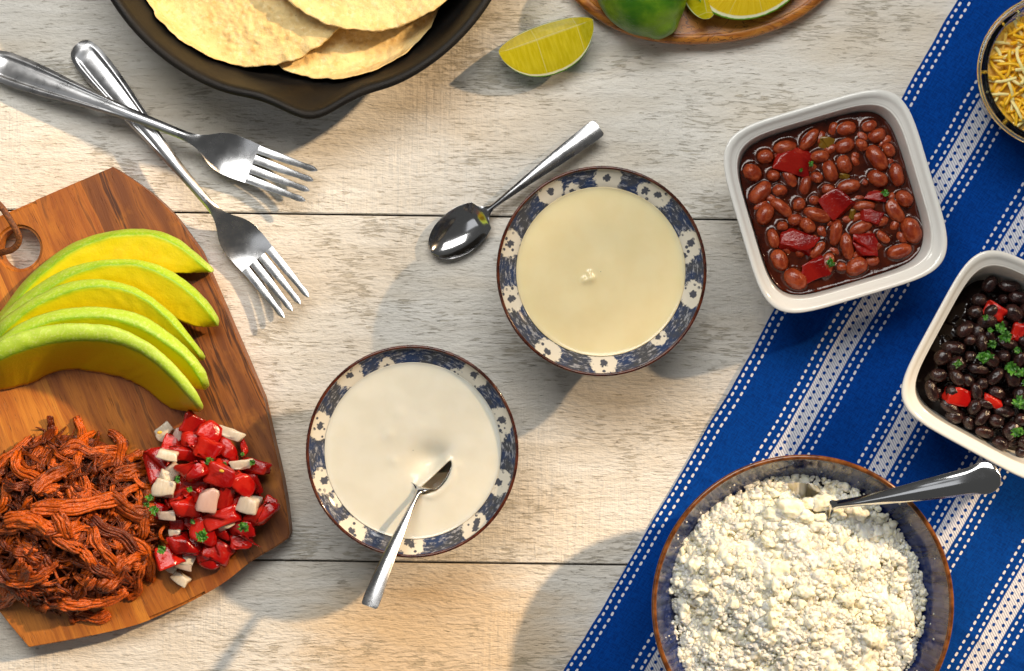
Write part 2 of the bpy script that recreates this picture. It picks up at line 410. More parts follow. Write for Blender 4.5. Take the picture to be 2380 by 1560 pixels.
def mat_olive():
    b = NB("olive_wood"); p = b.pos()
    w = b.nd('ShaderNodeTexNoise', None, Vector=b.scl(p, (0.006, 0.010, 0.01)), Scale=1.0, Detail=3.0).outputs[1]
    v = b.nd('ShaderNodeVectorMath', {'operation': 'MULTIPLY_ADD'}, _0=w, _1=(110, 160, 60), _2=p).outputs[0]
    g = b.noise(b.scl(v, (0.006, 0.045, 0.03)), 1.0, 4.0, 0.6)
    g2 = b.noise(b.scl(v, (0.012, 0.11, 0.05)), 1.0, 3.0, 0.6)
    c = b.ramp(g, [(0.30, S(120, 66, 22)), (0.42, S(176, 104, 40)), (0.52, S(206, 136, 56)), (0.62, S(186, 110, 38)), (0.72, S(132, 74, 26))])
    veins = b.ss(b.m('ABSOLUTE', b.m('SUBTRACT', g2, 0.5)), 0.020, 0.004)
    c = b.mix(b.m('MULTIPLY', veins, 0.75), c, S(62, 34, 16))
    return b.set(Base_Color=c, Roughness=0.36, Specular_IOR_Level=0.4, Normal=b.bump(g2, 0.15, 2.0))

def mat_stave(i, dark, light, streak):
    b = NB("acacia_stave"); p = b.pos(); a = math.radians(23.4)
    x, y, z = b.xyz(p)
    gx = b.m('ADD', b.m('MULTIPLY', x, math.cos(a)), b.m('MULTIPLY', y, math.sin(a)))
    gy = b.m('SUBTRACT', b.m('MULTIPLY', y, math.cos(a)), b.m('MULTIPLY', x, math.sin(a)))
    v = b.vec(b.m('ADD', gx, i * 517.0), b.m('ADD', gy, i * 2311.0), z)
    w = b.nd('ShaderNodeTexNoise', None, Vector=b.scl(v, (0.006, 0.003, 0.01)), Scale=1.0, Detail=3.0).outputs[1]
    vv = b.nd('ShaderNodeVectorMath', {'operation': 'MULTIPLY_ADD'}, _0=w, _1=(60, 40, 0), _2=v).outputs[0]
    g = b.noise(b.scl(vv, (0.035, 0.0022, 0.02)), 1.0, 4.0, 0.6)
    fine = b.noise(b.scl(vv, (0.35, 0.012, 0.1)), 1.0, 3.0, 0.65)
    pore = b.ss(b.noise(b.scl(v, (0.45, 0.022, 0.2)), 1.0, 2.0, 0.5), 0.64, 0.70)
    blot = b.noise(b.scl(v, (0.015, 0.010, 0.02)), 1.0, 4.0, 0.6)
    c = b.mix(b.ss(g, 0.36, 0.66), dark, light)
    c = b.mix(b.m('MULTIPLY', b.ss(g, 0.57, 0.63), b.m('MULTIPLY', b.ss(g, 0.70, 0.64), streak)), c, S(70, 38, 16))
    c = b.mix(b.m('MULTIPLY', b.ss(fine, 0.45, 0.7), 0.38), c, S(108, 56, 16))
    c = b.mix(b.m('MULTIPLY', b.ss(blot, 0.55, 0.75), 0.35), c, S(204, 132, 44))
    c = b.mix(b.m('MULTIPLY', pore, 0.65), c, S(66, 36, 15))
    h = b.m('SUBTRACT', b.m('MULTIPLY', fine, 0.8), b.m('MULTIPLY', pore, 1.2))
    return b.set(Base_Color=c, Roughness=b.lin(blot, 0.3, 0.7, 0.42, 0.58), Specular_IOR_Level=0.4, Normal=b.bump(h, 0.6, 1.0))

def mat_steel(name, rough, brush=0.0):
    b = NB(name); p = b.pos(); n = b.noise(p, 0.03, 4.0, 0.6)
    k = dict(Base_Color=(0.60, 0.60, 0.61, 1), Metallic=1.0, Roughness=b.lin(n, 0.3, 0.7, rough * 0.75, rough * 1.3))
    if brush:
        k['Normal'] = b.bump(b.noise(p, 0.9, 2.0, 0.5), brush, 0.5)
    return b.set(**k)

def mat_avocado():
    b = NB("avocado_flesh"); p = b.pos(); k = b.attr(); n = b.noise(p, 0.03, 4.0, 0.6); n2 = b.noise(p, 0.16, 3.0, 0.6)
    kk = b.m('ADD', k, b.m('MULTIPLY', b.m('SUBTRACT', n, 0.5), 5.0))
    c = b.ramp(b.lin(kk, -12.0, 30.0), [(0.0, S(180, 208, 84)), (0.20, S(168, 200, 48)), (0.28, S(130, 176, 22)), (0.34, S(186, 196, 14)), (0.42, S(214, 202, 10)), (1.0, S(220, 194, 8))])
    pale = b.m('MULTIPLY', b.ss(n2, 0.48, 0.66), b.m('MULTIPLY', b.ss(k, 3.0, -4.0), 0.45))
    c = b.mix(pale, c, S(206, 220, 128))
    c = b.mix(b.m('MULTIPLY', b.ss(b.noise(b.add3(p, (77, 9, 3)), 0.02, 3.0, 0.6), 0.55, 0.75), b.m('MULTIPLY', b.ss(k, 6, 14), 0.3)), c, S(222, 170, 12))
    h = b.m('ADD', b.m('MULTIPLY', n2, 2.2), b.m('MULTIPLY', b.noise(p, 0.5, 2.0, 0.5), 0.6))
    return b.set(Base_Color=c, Roughness=0.42, Specular_IOR_Level=0.4, Subsurface_Weight=0.12, Subsurface_Radius=(0.003, 0.0025, 0.0008), Subsurface_Scale=1.0, Normal=b.bump(h, 0.35, 1.0))

def mat_tomato(name, skin, flesh):
    b = NB(name, 25.0); p = b.pos(); r = b.rand(); x, y, z = b.xyz(p)
    n = b.noise(b.nd('ShaderNodeVectorMath', {'operation': 'ADD'}, _0=p, _1=b.vec(b.m('MULTIPLY', r, 500.0), 0, 0)).outputs[0], 0.03, 2.0, 0.5)
    inner = b.m('ADD', b.ss(b.m('ADD', x, b.m('MULTIPLY', b.m('SUBTRACT', n, 0.5), 16.0)), 8.0, -4.0), b.ss(n, 0.52, 0.66), 0.0, True)
    c = b.mix(b.m('MULTIPLY', inner, 0.9), skin, flesh); c = b.mix(b.m('MULTIPLY', b.ss(b.noise(p, 0.06, 3.0, 0.6), 0.56, 0.72), b.m('MULTIPLY', inner, 0.35)), c, S(206, 92, 64))
    c = b.mix(b.m('MULTIPLY', b.ss(r, 0.2, 1.0), 0.55), c, S(124, 8, 8))
    n2 = b.noise(p, 0.13, 3.0, 0.6)
    return b.set(Base_Color=c, Roughness=0.13, Specular_IOR_Level=0.42, Subsurface_Weight=0.08, Subsurface_Radius=(0.003, 0.0004, 0.0003), Subsurface_Scale=1.0, Normal=b.bump(b.m('MULTIPLY', n2, 2.6), 0.5, 1.0))

def mat_onion():
    b = NB("white_onion", 25.0); p = b.pos(); n = b.noise(b.scl(p, (0.16, 0.03, 0.05)), 1.0, 2.0, 0.5); r = b.rand()
    c = b.mix(n, S(196, 184, 160), S(218, 206, 188)); c = b.mix(b.ss(r, 0.5, 0.95), c, S(196, 160, 148))
    return b.set(Base_Color=c, Roughness=0.26, Subsurface_Weight=0.45, Subsurface_Radius=(0.004, 0.0035, 0.003), Subsurface_Scale=1.0, Normal=b.bump(n, 0.5, 2.0))

def mat_leaf():
    b = NB("parsley_leaf", 12.0); p = b.pos(); r = b.rand(); n = b.noise(p, 0.18, 3.0, 0.6)
    c = b.mix(b.ss(n, 0.35, 0.65), S(30, 78, 18), S(78, 140, 40)); c = b.mix(b.m('MULTIPLY', r, 0.4), c, S(40, 96, 24))
    return b.set(Base_Color=c, Roughness=0.35, Specular_IOR_Level=0.5, Normal=b.bump(n, 0.6, 3.0))

def mat_meat(name, lo, hi, dk):
    b = NB(name); p = b.pos(); r = b.rand(); k = b.attr()
    n = b.noise(p, 0.035, 4.0, 0.65); n2 = b.noise(p, 0.22, 4.0, 0.7)
    fib = b.noise(b.vec(b.m('MULTIPLY', k, 26.0), b.m('MULTIPLY', n, 2.0), r), 1.0, 2.0, 0.6)
    c = b.mix(b.ss(b.m('ADD', b.m('MULTIPLY', n, 0.6), b.m('MULTIPLY', r, 0.4)), 0.30, 0.64), lo, hi)
    c = b.mix(b.m('MULTIPLY', b.ss(n2, 0.50, 0.68), 0.75), c, dk)
    c = b.mix(b.m('MULTIPLY', b.ss(fib, 0.56, 0.68), 0.7), c, dk)
    c = b.mix(b.m('MULTIPLY', b.ss(n2, 0.42, 0.32), 0.35), c, S(214, 128, 44))
    h = b.m('ADD', b.m('MULTIPLY', fib, 5.0), b.m('MULTIPLY', n2, 4.0))
    return b.set(Base_Color=c, Roughness=b.lin(n2, 0.3, 0.7, 0.18, 0.45), Specular_IOR_Level=0.5, Normal=b.bump(h, 0.6, 1.0))

def mat_bean(name, c1, c2, c3, rough):
    b = NB(name, 22.0); p = b.pos(); r = b.rand()
    v = b.nd('ShaderNodeVectorMath', {'operation': 'ADD'}, _0=p, _1=b.vec(b.m('MULTIPLY', r, 900.0), 0, 0)).outputs[0]
    n = b.noise(v, 0.06, 3.0, 0.6); n2 = b.noise(v, 0.35, 3.0, 0.6)
    c = b.mix(b.ss(n, 0.35, 0.65), c1, c2); c = b.mix(b.m('MULTIPLY', b.ss(n, 0.62, 0.72), 0.7), c, c3)
    c = b.mix(b.m('MULTIPLY', r, 0.35), c, c1)
    return b.set(Base_Color=c, Roughness=rough, Specular_IOR_Level=0.5, Normal=b.bump(b.m('ADD', b.m('MULTIPLY', n, 4.0), b.m('MULTIPLY', n2, 1.0)), 0.5, 1.0))

def mat_rind():
    b = NB("lime_rind"); p = b.pos(); n = b.noise(p, 0.012, 3.0, 0.6); po = b.voro(p, 0.16, 1.0)
    c = b.mix(b.ss(n, 0.35, 0.65), S(58, 112, 16), S(122, 160, 30))
    return b.set(Base_Color=c, Roughness=0.33, Specular_IOR_Level=0.5, Normal=b.bump(b.m('ADD', b.m('MULTIPLY', b.ss(po, 0.0, 0.5), 1.2), b.m('MULTIPLY', n, 3.0)), 0.5, 1.0))

def mat_limeflesh(ca=(196, 182, 14), cb=(212, 198, 42)):
    """k: 0 at the core, 1 at the rind; uv: (along, across) for the segment cells"""
    b = NB("lime_flesh"); p = b.pos(); k = b.attr(); uv = b.nd('ShaderNodeUVMap').outputs[0]; u, v, _ = b.xyz(uv)
    cells = b.noise(b.scl(uv, (0.16, 0.022, 1)), 1.0, 3.0, 0.55)
    c = b.mix(b.ss(cells, 0.30, 0.75), S(*ca), S(*cb))
    memb = b.ss(b.m('ABSOLUTE', b.m('SUBTRACT', b.m('FRACT', b.m('DIVIDE', b.m('ADD', u, 20.0), 97.0)), 0.5)), 0.016, 0.004)
    c = b.mix(b.m('MULTIPLY', memb, 0.4), c, S(222, 222, 150))
    kk = b.m('ADD', k, b.m('MULTIPLY', b.m('SUBTRACT', b.noise(p, 0.08, 2.0), 0.5), 0.03))
    c = b.mix(b.ss(kk, 0.91, 0.935), c, S(226, 226, 186)); c = b.mix(b.ss(kk, 0.968, 0.982), c, S(92, 140, 24))
    core = b.ss(k, 0.05, 0.015); c = b.mix(b.m('MULTIPLY', core, 0.5), c, S(222, 220, 160))
    return b.set(Base_Color=c, Roughness=0.24, Specular_IOR_Level=0.5, Subsurface_Weight=0.3, Subsurface_Radius=(0.004, 0.004, 0.001), Subsurface_Scale=1.0, Normal=b.bump(cells, 0.3, 3.0))

def mat_crumb():
    b = NB("crumbled_white_cheese"); p = b.pos(); n = b.noise(p, 0.02, 3.0, 0.6); n2 = b.noise(p, 0.3, 3.0, 0.6)
    c = b.mix(b.ss(n, 0.3, 0.7), S(246, 238, 208), S(252, 248, 230))
    return b.set(Base_Color=c, Roughness=0.6, Specular_IOR_Level=0.3, Subsurface_Weight=0.55, Subsurface_Radius=(0.004, 0.0034, 0.002), Subsurface_Scale=1.0, Normal=b.bump(n2, 0.4, 1.0))

def mat_shred():
    b = NB("shredded_cheese"); r = b.rand(); n = b.noise(b.pos(), 0.1, 2.0)
    c = b.mix(b.ss(r, 0.50, 0.60), S(250, 190, 26), S(252, 236, 164)); c = b.mix(b.m('MULTIPLY', n, 0.3), c, S(240, 190, 60))
    return b.set(Base_Color=c, Roughness=0.42, Subsurface_Weight=0.25, Subsurface_Radius=(0.003, 0.002, 0.0008), Subsurface_Scale=1.0)

def mat_dish_glaze():
    b = NB("blue_reactive_glaze"); p = b.pos(); x, y, z = b.xyz(p)
    ang = b.m('ARCTAN2', y, x)
    st = b.noise(b.vec(b.m('MULTIPLY', b.m('COSINE', ang), 26.0), b.m('MULTIPLY', b.m('SINE', ang), 26.0), b.m('MULTIPLY', z, 0.012)), 1.0, 3.0, 0.6)
    c = b.mix(b.ss(st, 0.35, 0.66), S(12, 22, 66), S(30, 46, 100))
    near = b.ss(z, 205.0, 252.0)
    c = b.mix(b.m('MULTIPLY', b.m('MULTIPLY', near, b.ss(st, 0.40, 0.62)), 0.75), c, S(120, 92, 70))
    c = b.mix(b.ss(z, 238.0, 250.0), c, S(92, 70, 56))
    return b.set(Base_Color=c, Roughness=0.12, Coat_Weight=0.4, Coat_Roughness=0.03)

def mat_sauce():
    b = NB("bean_sauce"); p = b.pos(); n = b.noise(p, 0.03, 3.0, 0.6)
    c = b.mix(b.ss(n, 0.3, 0.7), S(44, 10, 3), S(76, 26, 8))
    return b.set(Base_Color=c, Roughness=0.08, Specular_IOR_Level=0.5, Normal=b.bump(b.noise(p, 0.10, 3.0, 0.6), 0.25, 3.0))

def mat_leather():
    b = NB("brown_leather"); n = b.noise(b.pos(), 0.25, 4.0, 0.6)
    return b.set(Base_Color=b.mix(b.ss(n, 0.35, 0.7), S(84, 44, 18), S(140, 82, 36)), Roughness=0.6, Normal=b.bump(n, 0.6, 2.0))

def mat_glass():
    b = NB("clear_glass"); return b.set(Base_Color=(0.93, 0.95, 0.95, 1), Roughness=0.01, IOR=1.46, Transmission_Weight=1.0)

M = dict(table=mat_table(), napkin=mat_napkin(), rim=mat_rim("brown_glaze_rim", S(52, 18, 8), S(92, 40, 18)), rim2=mat_rim("amber_glaze_rim", S(80, 42, 14), S(128, 76, 32)),
         custard=mat_cream("yellow_cream_sauce", S(238, 220, 170), S(241, 225, 178)), crema=mat_cream("white_cream", S(226, 221, 203), S(230, 226, 210)),
         iron=mat_iron(), tortilla=mat_tortilla(), olive=mat_olive(), steel=mat_steel("satin_steel", 0.24, 0.03), polished=mat_steel("polished_steel", 0.13), satin=mat_steel("brushed_steel", 0.30, 0.05),
         avocado=mat_avocado(), tomato=mat_tomato("diced_tomato", S(168, 12, 8), S(190, 36, 22)), tomato2=mat_tomato('stewed_tomato', S(120, 8, 5), S(146, 24, 14)), onion=mat_onion(), leaf=mat_leaf(),
         meat=mat_meat("pulled_meat", S(104, 38, 8), S(204, 92, 16), S(56, 20, 6)), rbean=mat_bean("cooked_red_bean", S(126, 42, 18), S(170, 78, 40), S(104, 32, 18), 0.18),
         bbean=mat_bean("cooked_black_bean", S(30, 17, 17), S(58, 32, 28), S(84, 48, 40), 0.18), rind=mat_rind(), lime=mat_limeflesh(), lime2=mat_limeflesh((214, 180, 12), (226, 196, 40)), crumb=mat_crumb(), shred=mat_shred(),
         dish=mat_dish_glaze(), sauce=mat_sauce(), leather=mat_leather(), glass=mat_glass(),
         porcelain=mat_simple("white_porcelain", S(232, 230, 224), 0.10, Coat_Weight=0.3), seed=mat_simple("tomato_seed", S(232, 180, 60), 0.3),
         liquor=mat_simple("dark_bean_liquid", S(24, 12, 10), 0.08), pepper=mat_simple("cooked_green_pepper", S(120, 88, 20), 0.25))
BOWLMAT = [mat_bowl(2.0), mat_bowl(11.0)]

# ================================================================== table
rot = math.radians(-0.75)
def trot(x, y):   # rotate about the picture centre
    return x * math.cos(rot) - y * math.sin(rot), x * math.sin(rot) + y * math.cos(rot)
table = empty("table", (0, 0, 0), kind='structure'); table.rotation_euler = (0, 0, rot)
edges = [780 - 504 + 806 * k for k in (2, 1, 0)] + [780 - 1310, 780 - 1310 - 806, 780 - 1310 - 1612]
for k in range(5):
    y1, y0 = edges[k] - 2.2, edges[k + 1] + 2.2
    xs = np.array([-2600, 2600.0])
    bm = bmesh.new(); bmesh.ops.create_cube(bm, size=1)
    for v in bm.verts: v.co = Vector((v.co.x * 5200, (y0 + y1) / 2 + v.co.y * (y1 - y0), -40 + v.co.z * 80))
    bmesh.ops.bevel(bm, geom=[e for e in bm.edges if all(abs(v.co.z) < 1 for v in e.verts)], offset=2.0, segments=2, affect='EDGES')
    V = np.array([v.co[:] for v in bm.verts]); F = [[v.index for v in f.verts] for f in bm.faces]; bm.free()
    o = make("plank", V, F, M['table'], parent=table, smooth_=False)
# dark sub-frame seen through the joints
V, F = np.array([[-2590, -2100, -70], [2590, -2100, -70], [2590, 1880, -70], [-2590, 1880, -70.0]]), [[0, 1, 2, 3]]
make("underframe", V, F, mat_simple("dark_wood", S(70, 60, 48), 0.8), parent=table)

# ================================================================== napkin
q = np.concatenate([[0, 0, 1.2, 3.0], np.arange(6, 1500, 9.0)]); s = np.arange(-420, 2200, 9.0)
Q, SS = np.meshgrid(q, s, indexing='ij')
ex, ey = np.array([1310.0, 1560.0]), np.array([0.507, -0.862])   # edge point, direction up along the edge
nx = np.array([0.862, 0.507])
PX = ex[0] + SS * ey[0] + Q * nx[0]; PY = ex[1] + SS * ey[1] + Q * nx[1]
wob = fbm(np.stack([Q * 0 + 5, SS * 0.006, SS * 0], -1), 3, 3) * 4.5 * np.exp(-Q / 600)
zz = 9.0 + 4.5 * fbm(np.stack([Q * 0.008, SS * 0.004, Q * 0], -1), 3, 9) + np.clip(np.abs(fbm(np.stack([Q * 0.004 + SS * 0.002, SS * 0.0012, Q * 0], -1), 2, 31)), 0, 1) * 3
zz = zz + 4.0 * np.exp(-((SS - 560 + 6 * np.sin(Q * 0.01)) / 7.0) ** 2) + 4.0 * np.exp(-((SS - 1330 + 8 * np.sin(Q * 0.008)) / 8.0) ** 2) + 3.0 * np.exp(-((Q - 345 + 5 * np.sin(SS * 0.006)) / 9.0) ** 2)
zz[0] = 0.3; zz[1] = 6.5; zz[2] = zz[3] - 0.9
P = np.stack([(PX - 1190) + wob * 0.8, 780 - PY, zz], -1)
V, F = grid(P)
nap = make("blue_napkin", V, F, M['napkin'], origin=W(2000, 900, 0), uv=np.stack([Q, SS], -1).reshape(-1, 2))
tag(nap, "royal blue woven cloth with white stitched stripes under the dishes", "cloth")

# ================================================================== small patterned bowls
def bowl(cx, cy, zr, rr, mat, label):
    c = W(cx, cy, zr); c0 = np.array([c[0], c[1], 0.0]); k = rr / 229.0
    root = empty("patterned_bowl", c0, label, "bowl", "blue flower bowls")
    inner = [(226.0, 219), (222.5, 213), (208, 202), (189, 190.5), (170, 172), (140, 120), (90, 62), (0.5, 44)]
    outer = [(0.5, 14), (70, 14), (80, 12), (86, 0), (94, 0), (97, 12), (100, 24), (145, 58), (180, 116), (204, 168), (221, 203), (228.6, 218)]
    p_in = smooth_prof(inner, 40); p_out = smooth_prof(outer[5:], 30)
    prof = np.vstack([np.array(outer[:5]), p_out, [[228.8, 219.5], [227.4, 220.2]], p_in])
    prof[:, 0] *= k; prof[:, 1] *= zr / 220.0
    V, F = lathe(prof, 128, c0); make("bowl_body", V, F, mat, parent=root)
    a = np.linspace(0, 2 * np.pi, 10, endpoint=False)
    ring = np.array([(227.6 * k + 3.6 * math.cos(t), zr * 1.0 + 0.5 + 3.8 * math.sin(t)) for t in a] + [(227.6 * k + 3.6, zr + 0.5)])
    V, F = lathe(ring, 128, c0); make("rim", V, F, M['rim'], parent=root)
    return c0

B1 = bowl(1398, 630.5, 220, 229, BOWLMAT[0], "blue flower patterned bowl filled with smooth yellow sauce")
B2 = bowl(958, 1049.5, 220, 231.5, BOWLMAT[1], "blue flower patterned bowl filled with white cream, spoon standing in it")

def cream_disc(c0, r, z0, hfun, n=110):
    rad = np.linspace(0.004, 1, n) * r; th = np.linspace(0, 2 * np.pi, 260, endpoint=False)
    RR, TH = np.meshgrid(rad, th, indexing='ij'); X = c0[0] + RR * np.cos(TH); Y = c0[1] + RR * np.sin(TH)
    Z = z0 + hfun(X, Y, RR)
    V, F = grid(np.stack([X, Y, Z], -1), False, True)
    # closed underneath, resting on the bowl wall
    n0 = len(V); last = np.arange(n0 - 260, n0)
    low = np.stack([c0[0] + 0.8 * (V[last, 0] - c0[0]), c0[1] + 0.8 * (V[last, 1] - c0[1]), np.full(260, z0 - 26.0)], -1)
    V = np.vstack([V, low]); F = np.vstack([F, np.stack([last, np.roll(last, -1), np.roll(np.arange(n0, n0 + 260), -1), np.arange(n0, n0 + 260)], -1)])
    return V, F

pk = W(1374, 648, 190)
def h_custard(X, Y, RR):
    d = np.hypot(X - pk[0], Y - pk[1]); an = np.arctan2(Y - pk[1], X - pk[0])
    h = 5.5 * np.exp(-(d / 9) ** 2) + 4.0 * np.exp(-((X - pk[0] + 14) ** 2 + (Y - pk[1] + 4) ** 2) / 60) + 3.2 * np.exp(-((X - pk[0] + 3) ** 2 + (Y - pk[1] - 12) ** 2) / 50)
    h = h + 1.6 * np.sin(an + d * 0.045) * smooth(d, 10, 60) * smooth(d, 190, 90) + 1.0 * fbm(np.stack([X * 0.010, Y * 0.010, X * 0], -1), 2, 4)
    rim = 185.5 + 2.0 * fbm(np.stack([np.cos(an) * 2.5, np.sin(an) * 2.5, an * 0], -1), 2, 8)
    return h + 3.0 * np.exp((RR - rim) / 6.0) * 0.9
V, F = cream_disc(B1, 187.5, 188, h_custard)
tag(make("yellow_sauce", V, F, M['custard'], origin=B1 + [0, 0, 150]), "smooth pale yellow sauce with a small central peak", "sauce")

# ------------------------------------------------------------------ spoons and forks
def frame_from(p0, p1, roll=0.0, up=(0, 0, 1)):
    x = np.asarray(p1, float) - np.asarray(p0, float); x /= np.linalg.norm(x)
    y = np.cross(up, x); y /= np.linalg.norm(y); z = np.cross(x, y)
    c, s_ = math.cos(roll), math.sin(roll)
    return np.stack([x, c * y + s_ * z, -s_ * y + c * z], 1)

def strip(xs, w, zc, top, thick, nt=17, edge=0.35, cap0=True, cap1=True):
    """closed flat strip: half width w(x), centre height zc(x), top(x,t) added to the upper face, thickness"""
    t = np.sin(np.linspace(-1, 1, nt) * np.pi / 2); X, T = np.meshgrid(xs, t, indexing='ij')
    Wd = np.asarray(w)[:, None]; Zc = np.asarray(zc)[:, None]; th = np.broadcast_to(np.asarray(thick, float).reshape(-1, 1), X.shape)
    Zt = Zc + top(X, T); e = 1 - (1 - edge) * np.abs(T) ** 6
    up = np.stack([X, T * Wd, Zt], -1); dn = np.stack([X, T * Wd, Zt - th * e], -1)[:, ::-1]
    P = np.concatenate([up, dn], 1)
    V, F = grid(P, False, True); n = P.shape[1]; F = F.tolist()
    for on, sl in ((cap0, slice(0, n)), (cap1, slice(len(V) - n, len(V)))):
        if on: F.append(list(range(len(V), len(V) + n))); V = np.vstack([V, V[sl]])
    return V, F

def spoon(name, p0, p1, label, L=500.0, wid=1.0, roll=0.0, group="spoons", recess=0.0, bend=1.0, handle_mat='steel', depth=24.0, endw=(20, 22.0, 22.8), crown_k=1.0):
    """p0 handle end, p1 bowl tip (world units)"""
    A = frame_from(p0, p1, roll); s = np.linalg.norm(np.asarray(p1) - p0) / L
    root = empty(name, p0, label, "spoon", group)
    wx = [0, 5, 14, 60, 120, 190, 250, 290, 318]; wy = [*endw, 21.5, 18.5, 13.5, 9.6, 7.4, 6.8]
    zx = [0, 60, 150, 240, 290, 318, 340, 400, 470, 500]; zy = [26, 33, 38, 35, 30, 25, 21.5, 19, 20, 22]
    zy = [22 + (v - 22) * bend for v in zy]
    xs = np.concatenate([np.linspace(0, 16, 8), np.linspace(22, 318, 46)])
    w = interp(xs, wx, wy) * wid; w[0] *= 0.90 if endw[0] > 15 else 0.5
    def top(X, T):
        crown = 4.2 * crown_k * (1 - T ** 2) * interp(X, [0, 20, 200, 318], [0.6, 1, 1, 1.2])
        if recess: crown = crown - recess * smooth(np.abs(T), 0.72, 0.45) * smooth(X, 14, 40) * smooth(X, 210, 120)
        return crown
    V, F = strip(xs, w, interp(xs, zx, zy), top, 6.5, cap1=False)
    make("handle", (V * s) @ A.T + p0, F, M[handle_mat], parent=root)
    xb = np.concatenate([np.linspace(317, 345, 10), np.linspace(350, 494, 34), [497.5, 499.3, 500]])
    wb = np.where(xb < 350, interp(xb, [317, 325, 335, 350, 360], [6.8, 8.2, 13.5, 29, 37]), 0)
    ell = 54 * np.sqrt(np.clip(1 - ((xb - 412) / 88.4) ** 2, 0, 1)) ** 1.0
    wb = np.where(xb < 350, wb, ell); wb = np.maximum(wb, 0.4) * (0.5 + 0.5 * wid)
    k = smooth(xb, 335, 350)
    def topb(X, T):
        rho2 = np.clip(((X - 415) / 88) ** 2, 0, 1); kk = smooth(X, 322, 372)
        return 4.2 * (1 - T ** 2) * (1 - kk) * 1.2 - depth * kk * (1 - rho2) ** 0.8 * (1 - np.abs(T) ** 2.2)
    V, F = strip(xb, wb, interp(xb, zx, zy), topb, 4.5, nt=25, edge=0.5, cap0=False)
    make("spoon_bowl", (V * s) @ A.T + p0, F, M['polished'], parent=root)
    return root

spoon("teaspoon", W(1392, 298, 20), W(1004, 588, 4), "shiny steel teaspoon lying on the table beside the yellow sauce bowl", handle_mat='steel')

# spoon in the white cream
sp0 = W(862, 1417, 290); sp1 = W(1024, 1040, 142)
spoon("teaspoon", sp0, sp1, "steel teaspoon dipped in the bowl of white cream", roll=math.radians(-16), handle_mat='steel', L=470)

a0 = W(966, 1146, 192); a1 = W(1046, 1070, 192)
dv = (a1 - a0)[:2]; dl = np.linalg.norm(dv); dv /= dl; nv = np.array([dv[1], -dv[0]])   # nv points to lower right
def h_crema(X, Y, RR):
    px, py = X - a0[0], Y - a0[1]; al = px * dv[0] + py * dv[1]; ac = px * nv[0] + py * nv[1]
    t = np.clip(al / dl, -0.1, 1.1)
    half = 24 * np.sin(np.pi * np.clip(al / dl, 0, 1)) ** 0.7                       # width of the open crescent
    h = 1.2 * fbm(np.stack([X * 0.009, Y * 0.011, X * 0 + 3], -1), 3, 14)
    m = W(1000, 1072, 192)
    h = h - 24 * np.exp(-(((X - m[0]) / 44) ** 2 + ((Y - m[1]) / 36) ** 2)) * smooth(ac, 12, -26)
    h = h + 5.5 * np.exp(-(((ac + 4) / 9) ** 2)) * smooth(al, -6, 10) * smooth(al, dl + 12, dl - 10)   # fold along the spoon
    inside = smooth(ac, -1, 3) * smooth(ac, half + 5, half - 1) * smooth(al, -2, 8) * smooth(al, dl + 2, dl - 8)
    h = h - 40 * inside
    h = h + 3.5 * np.exp(-((ac - half - 12) / 10) ** 2) * smooth(al, 0, 20) * smooth(al, dl + 10, dl - 20)
    # a few soft lumps
    for bx, by, br, bh in ((905, 1010, 13, 2.0), (915, 1072, 12, 1.6), (1064, 1082, 11, 1.6), (930, 960, 14, 1.2)):
        b_ = W(bx, by, 192); h = h + bh * np.exp(-((X - b_[0]) ** 2 + (Y - b_[1]) ** 2) / br ** 2)
    return h + 3 * np.exp((RR - 194.0) / 6.0)
V, F = cream_disc(B2, 195.5, 192, h_crema, 160)
tag(make("white_cream", V, F, M['crema'], origin=B2 + [0, 0, 150]), "smooth off white cream stirred around the dipped spoon", "cream")

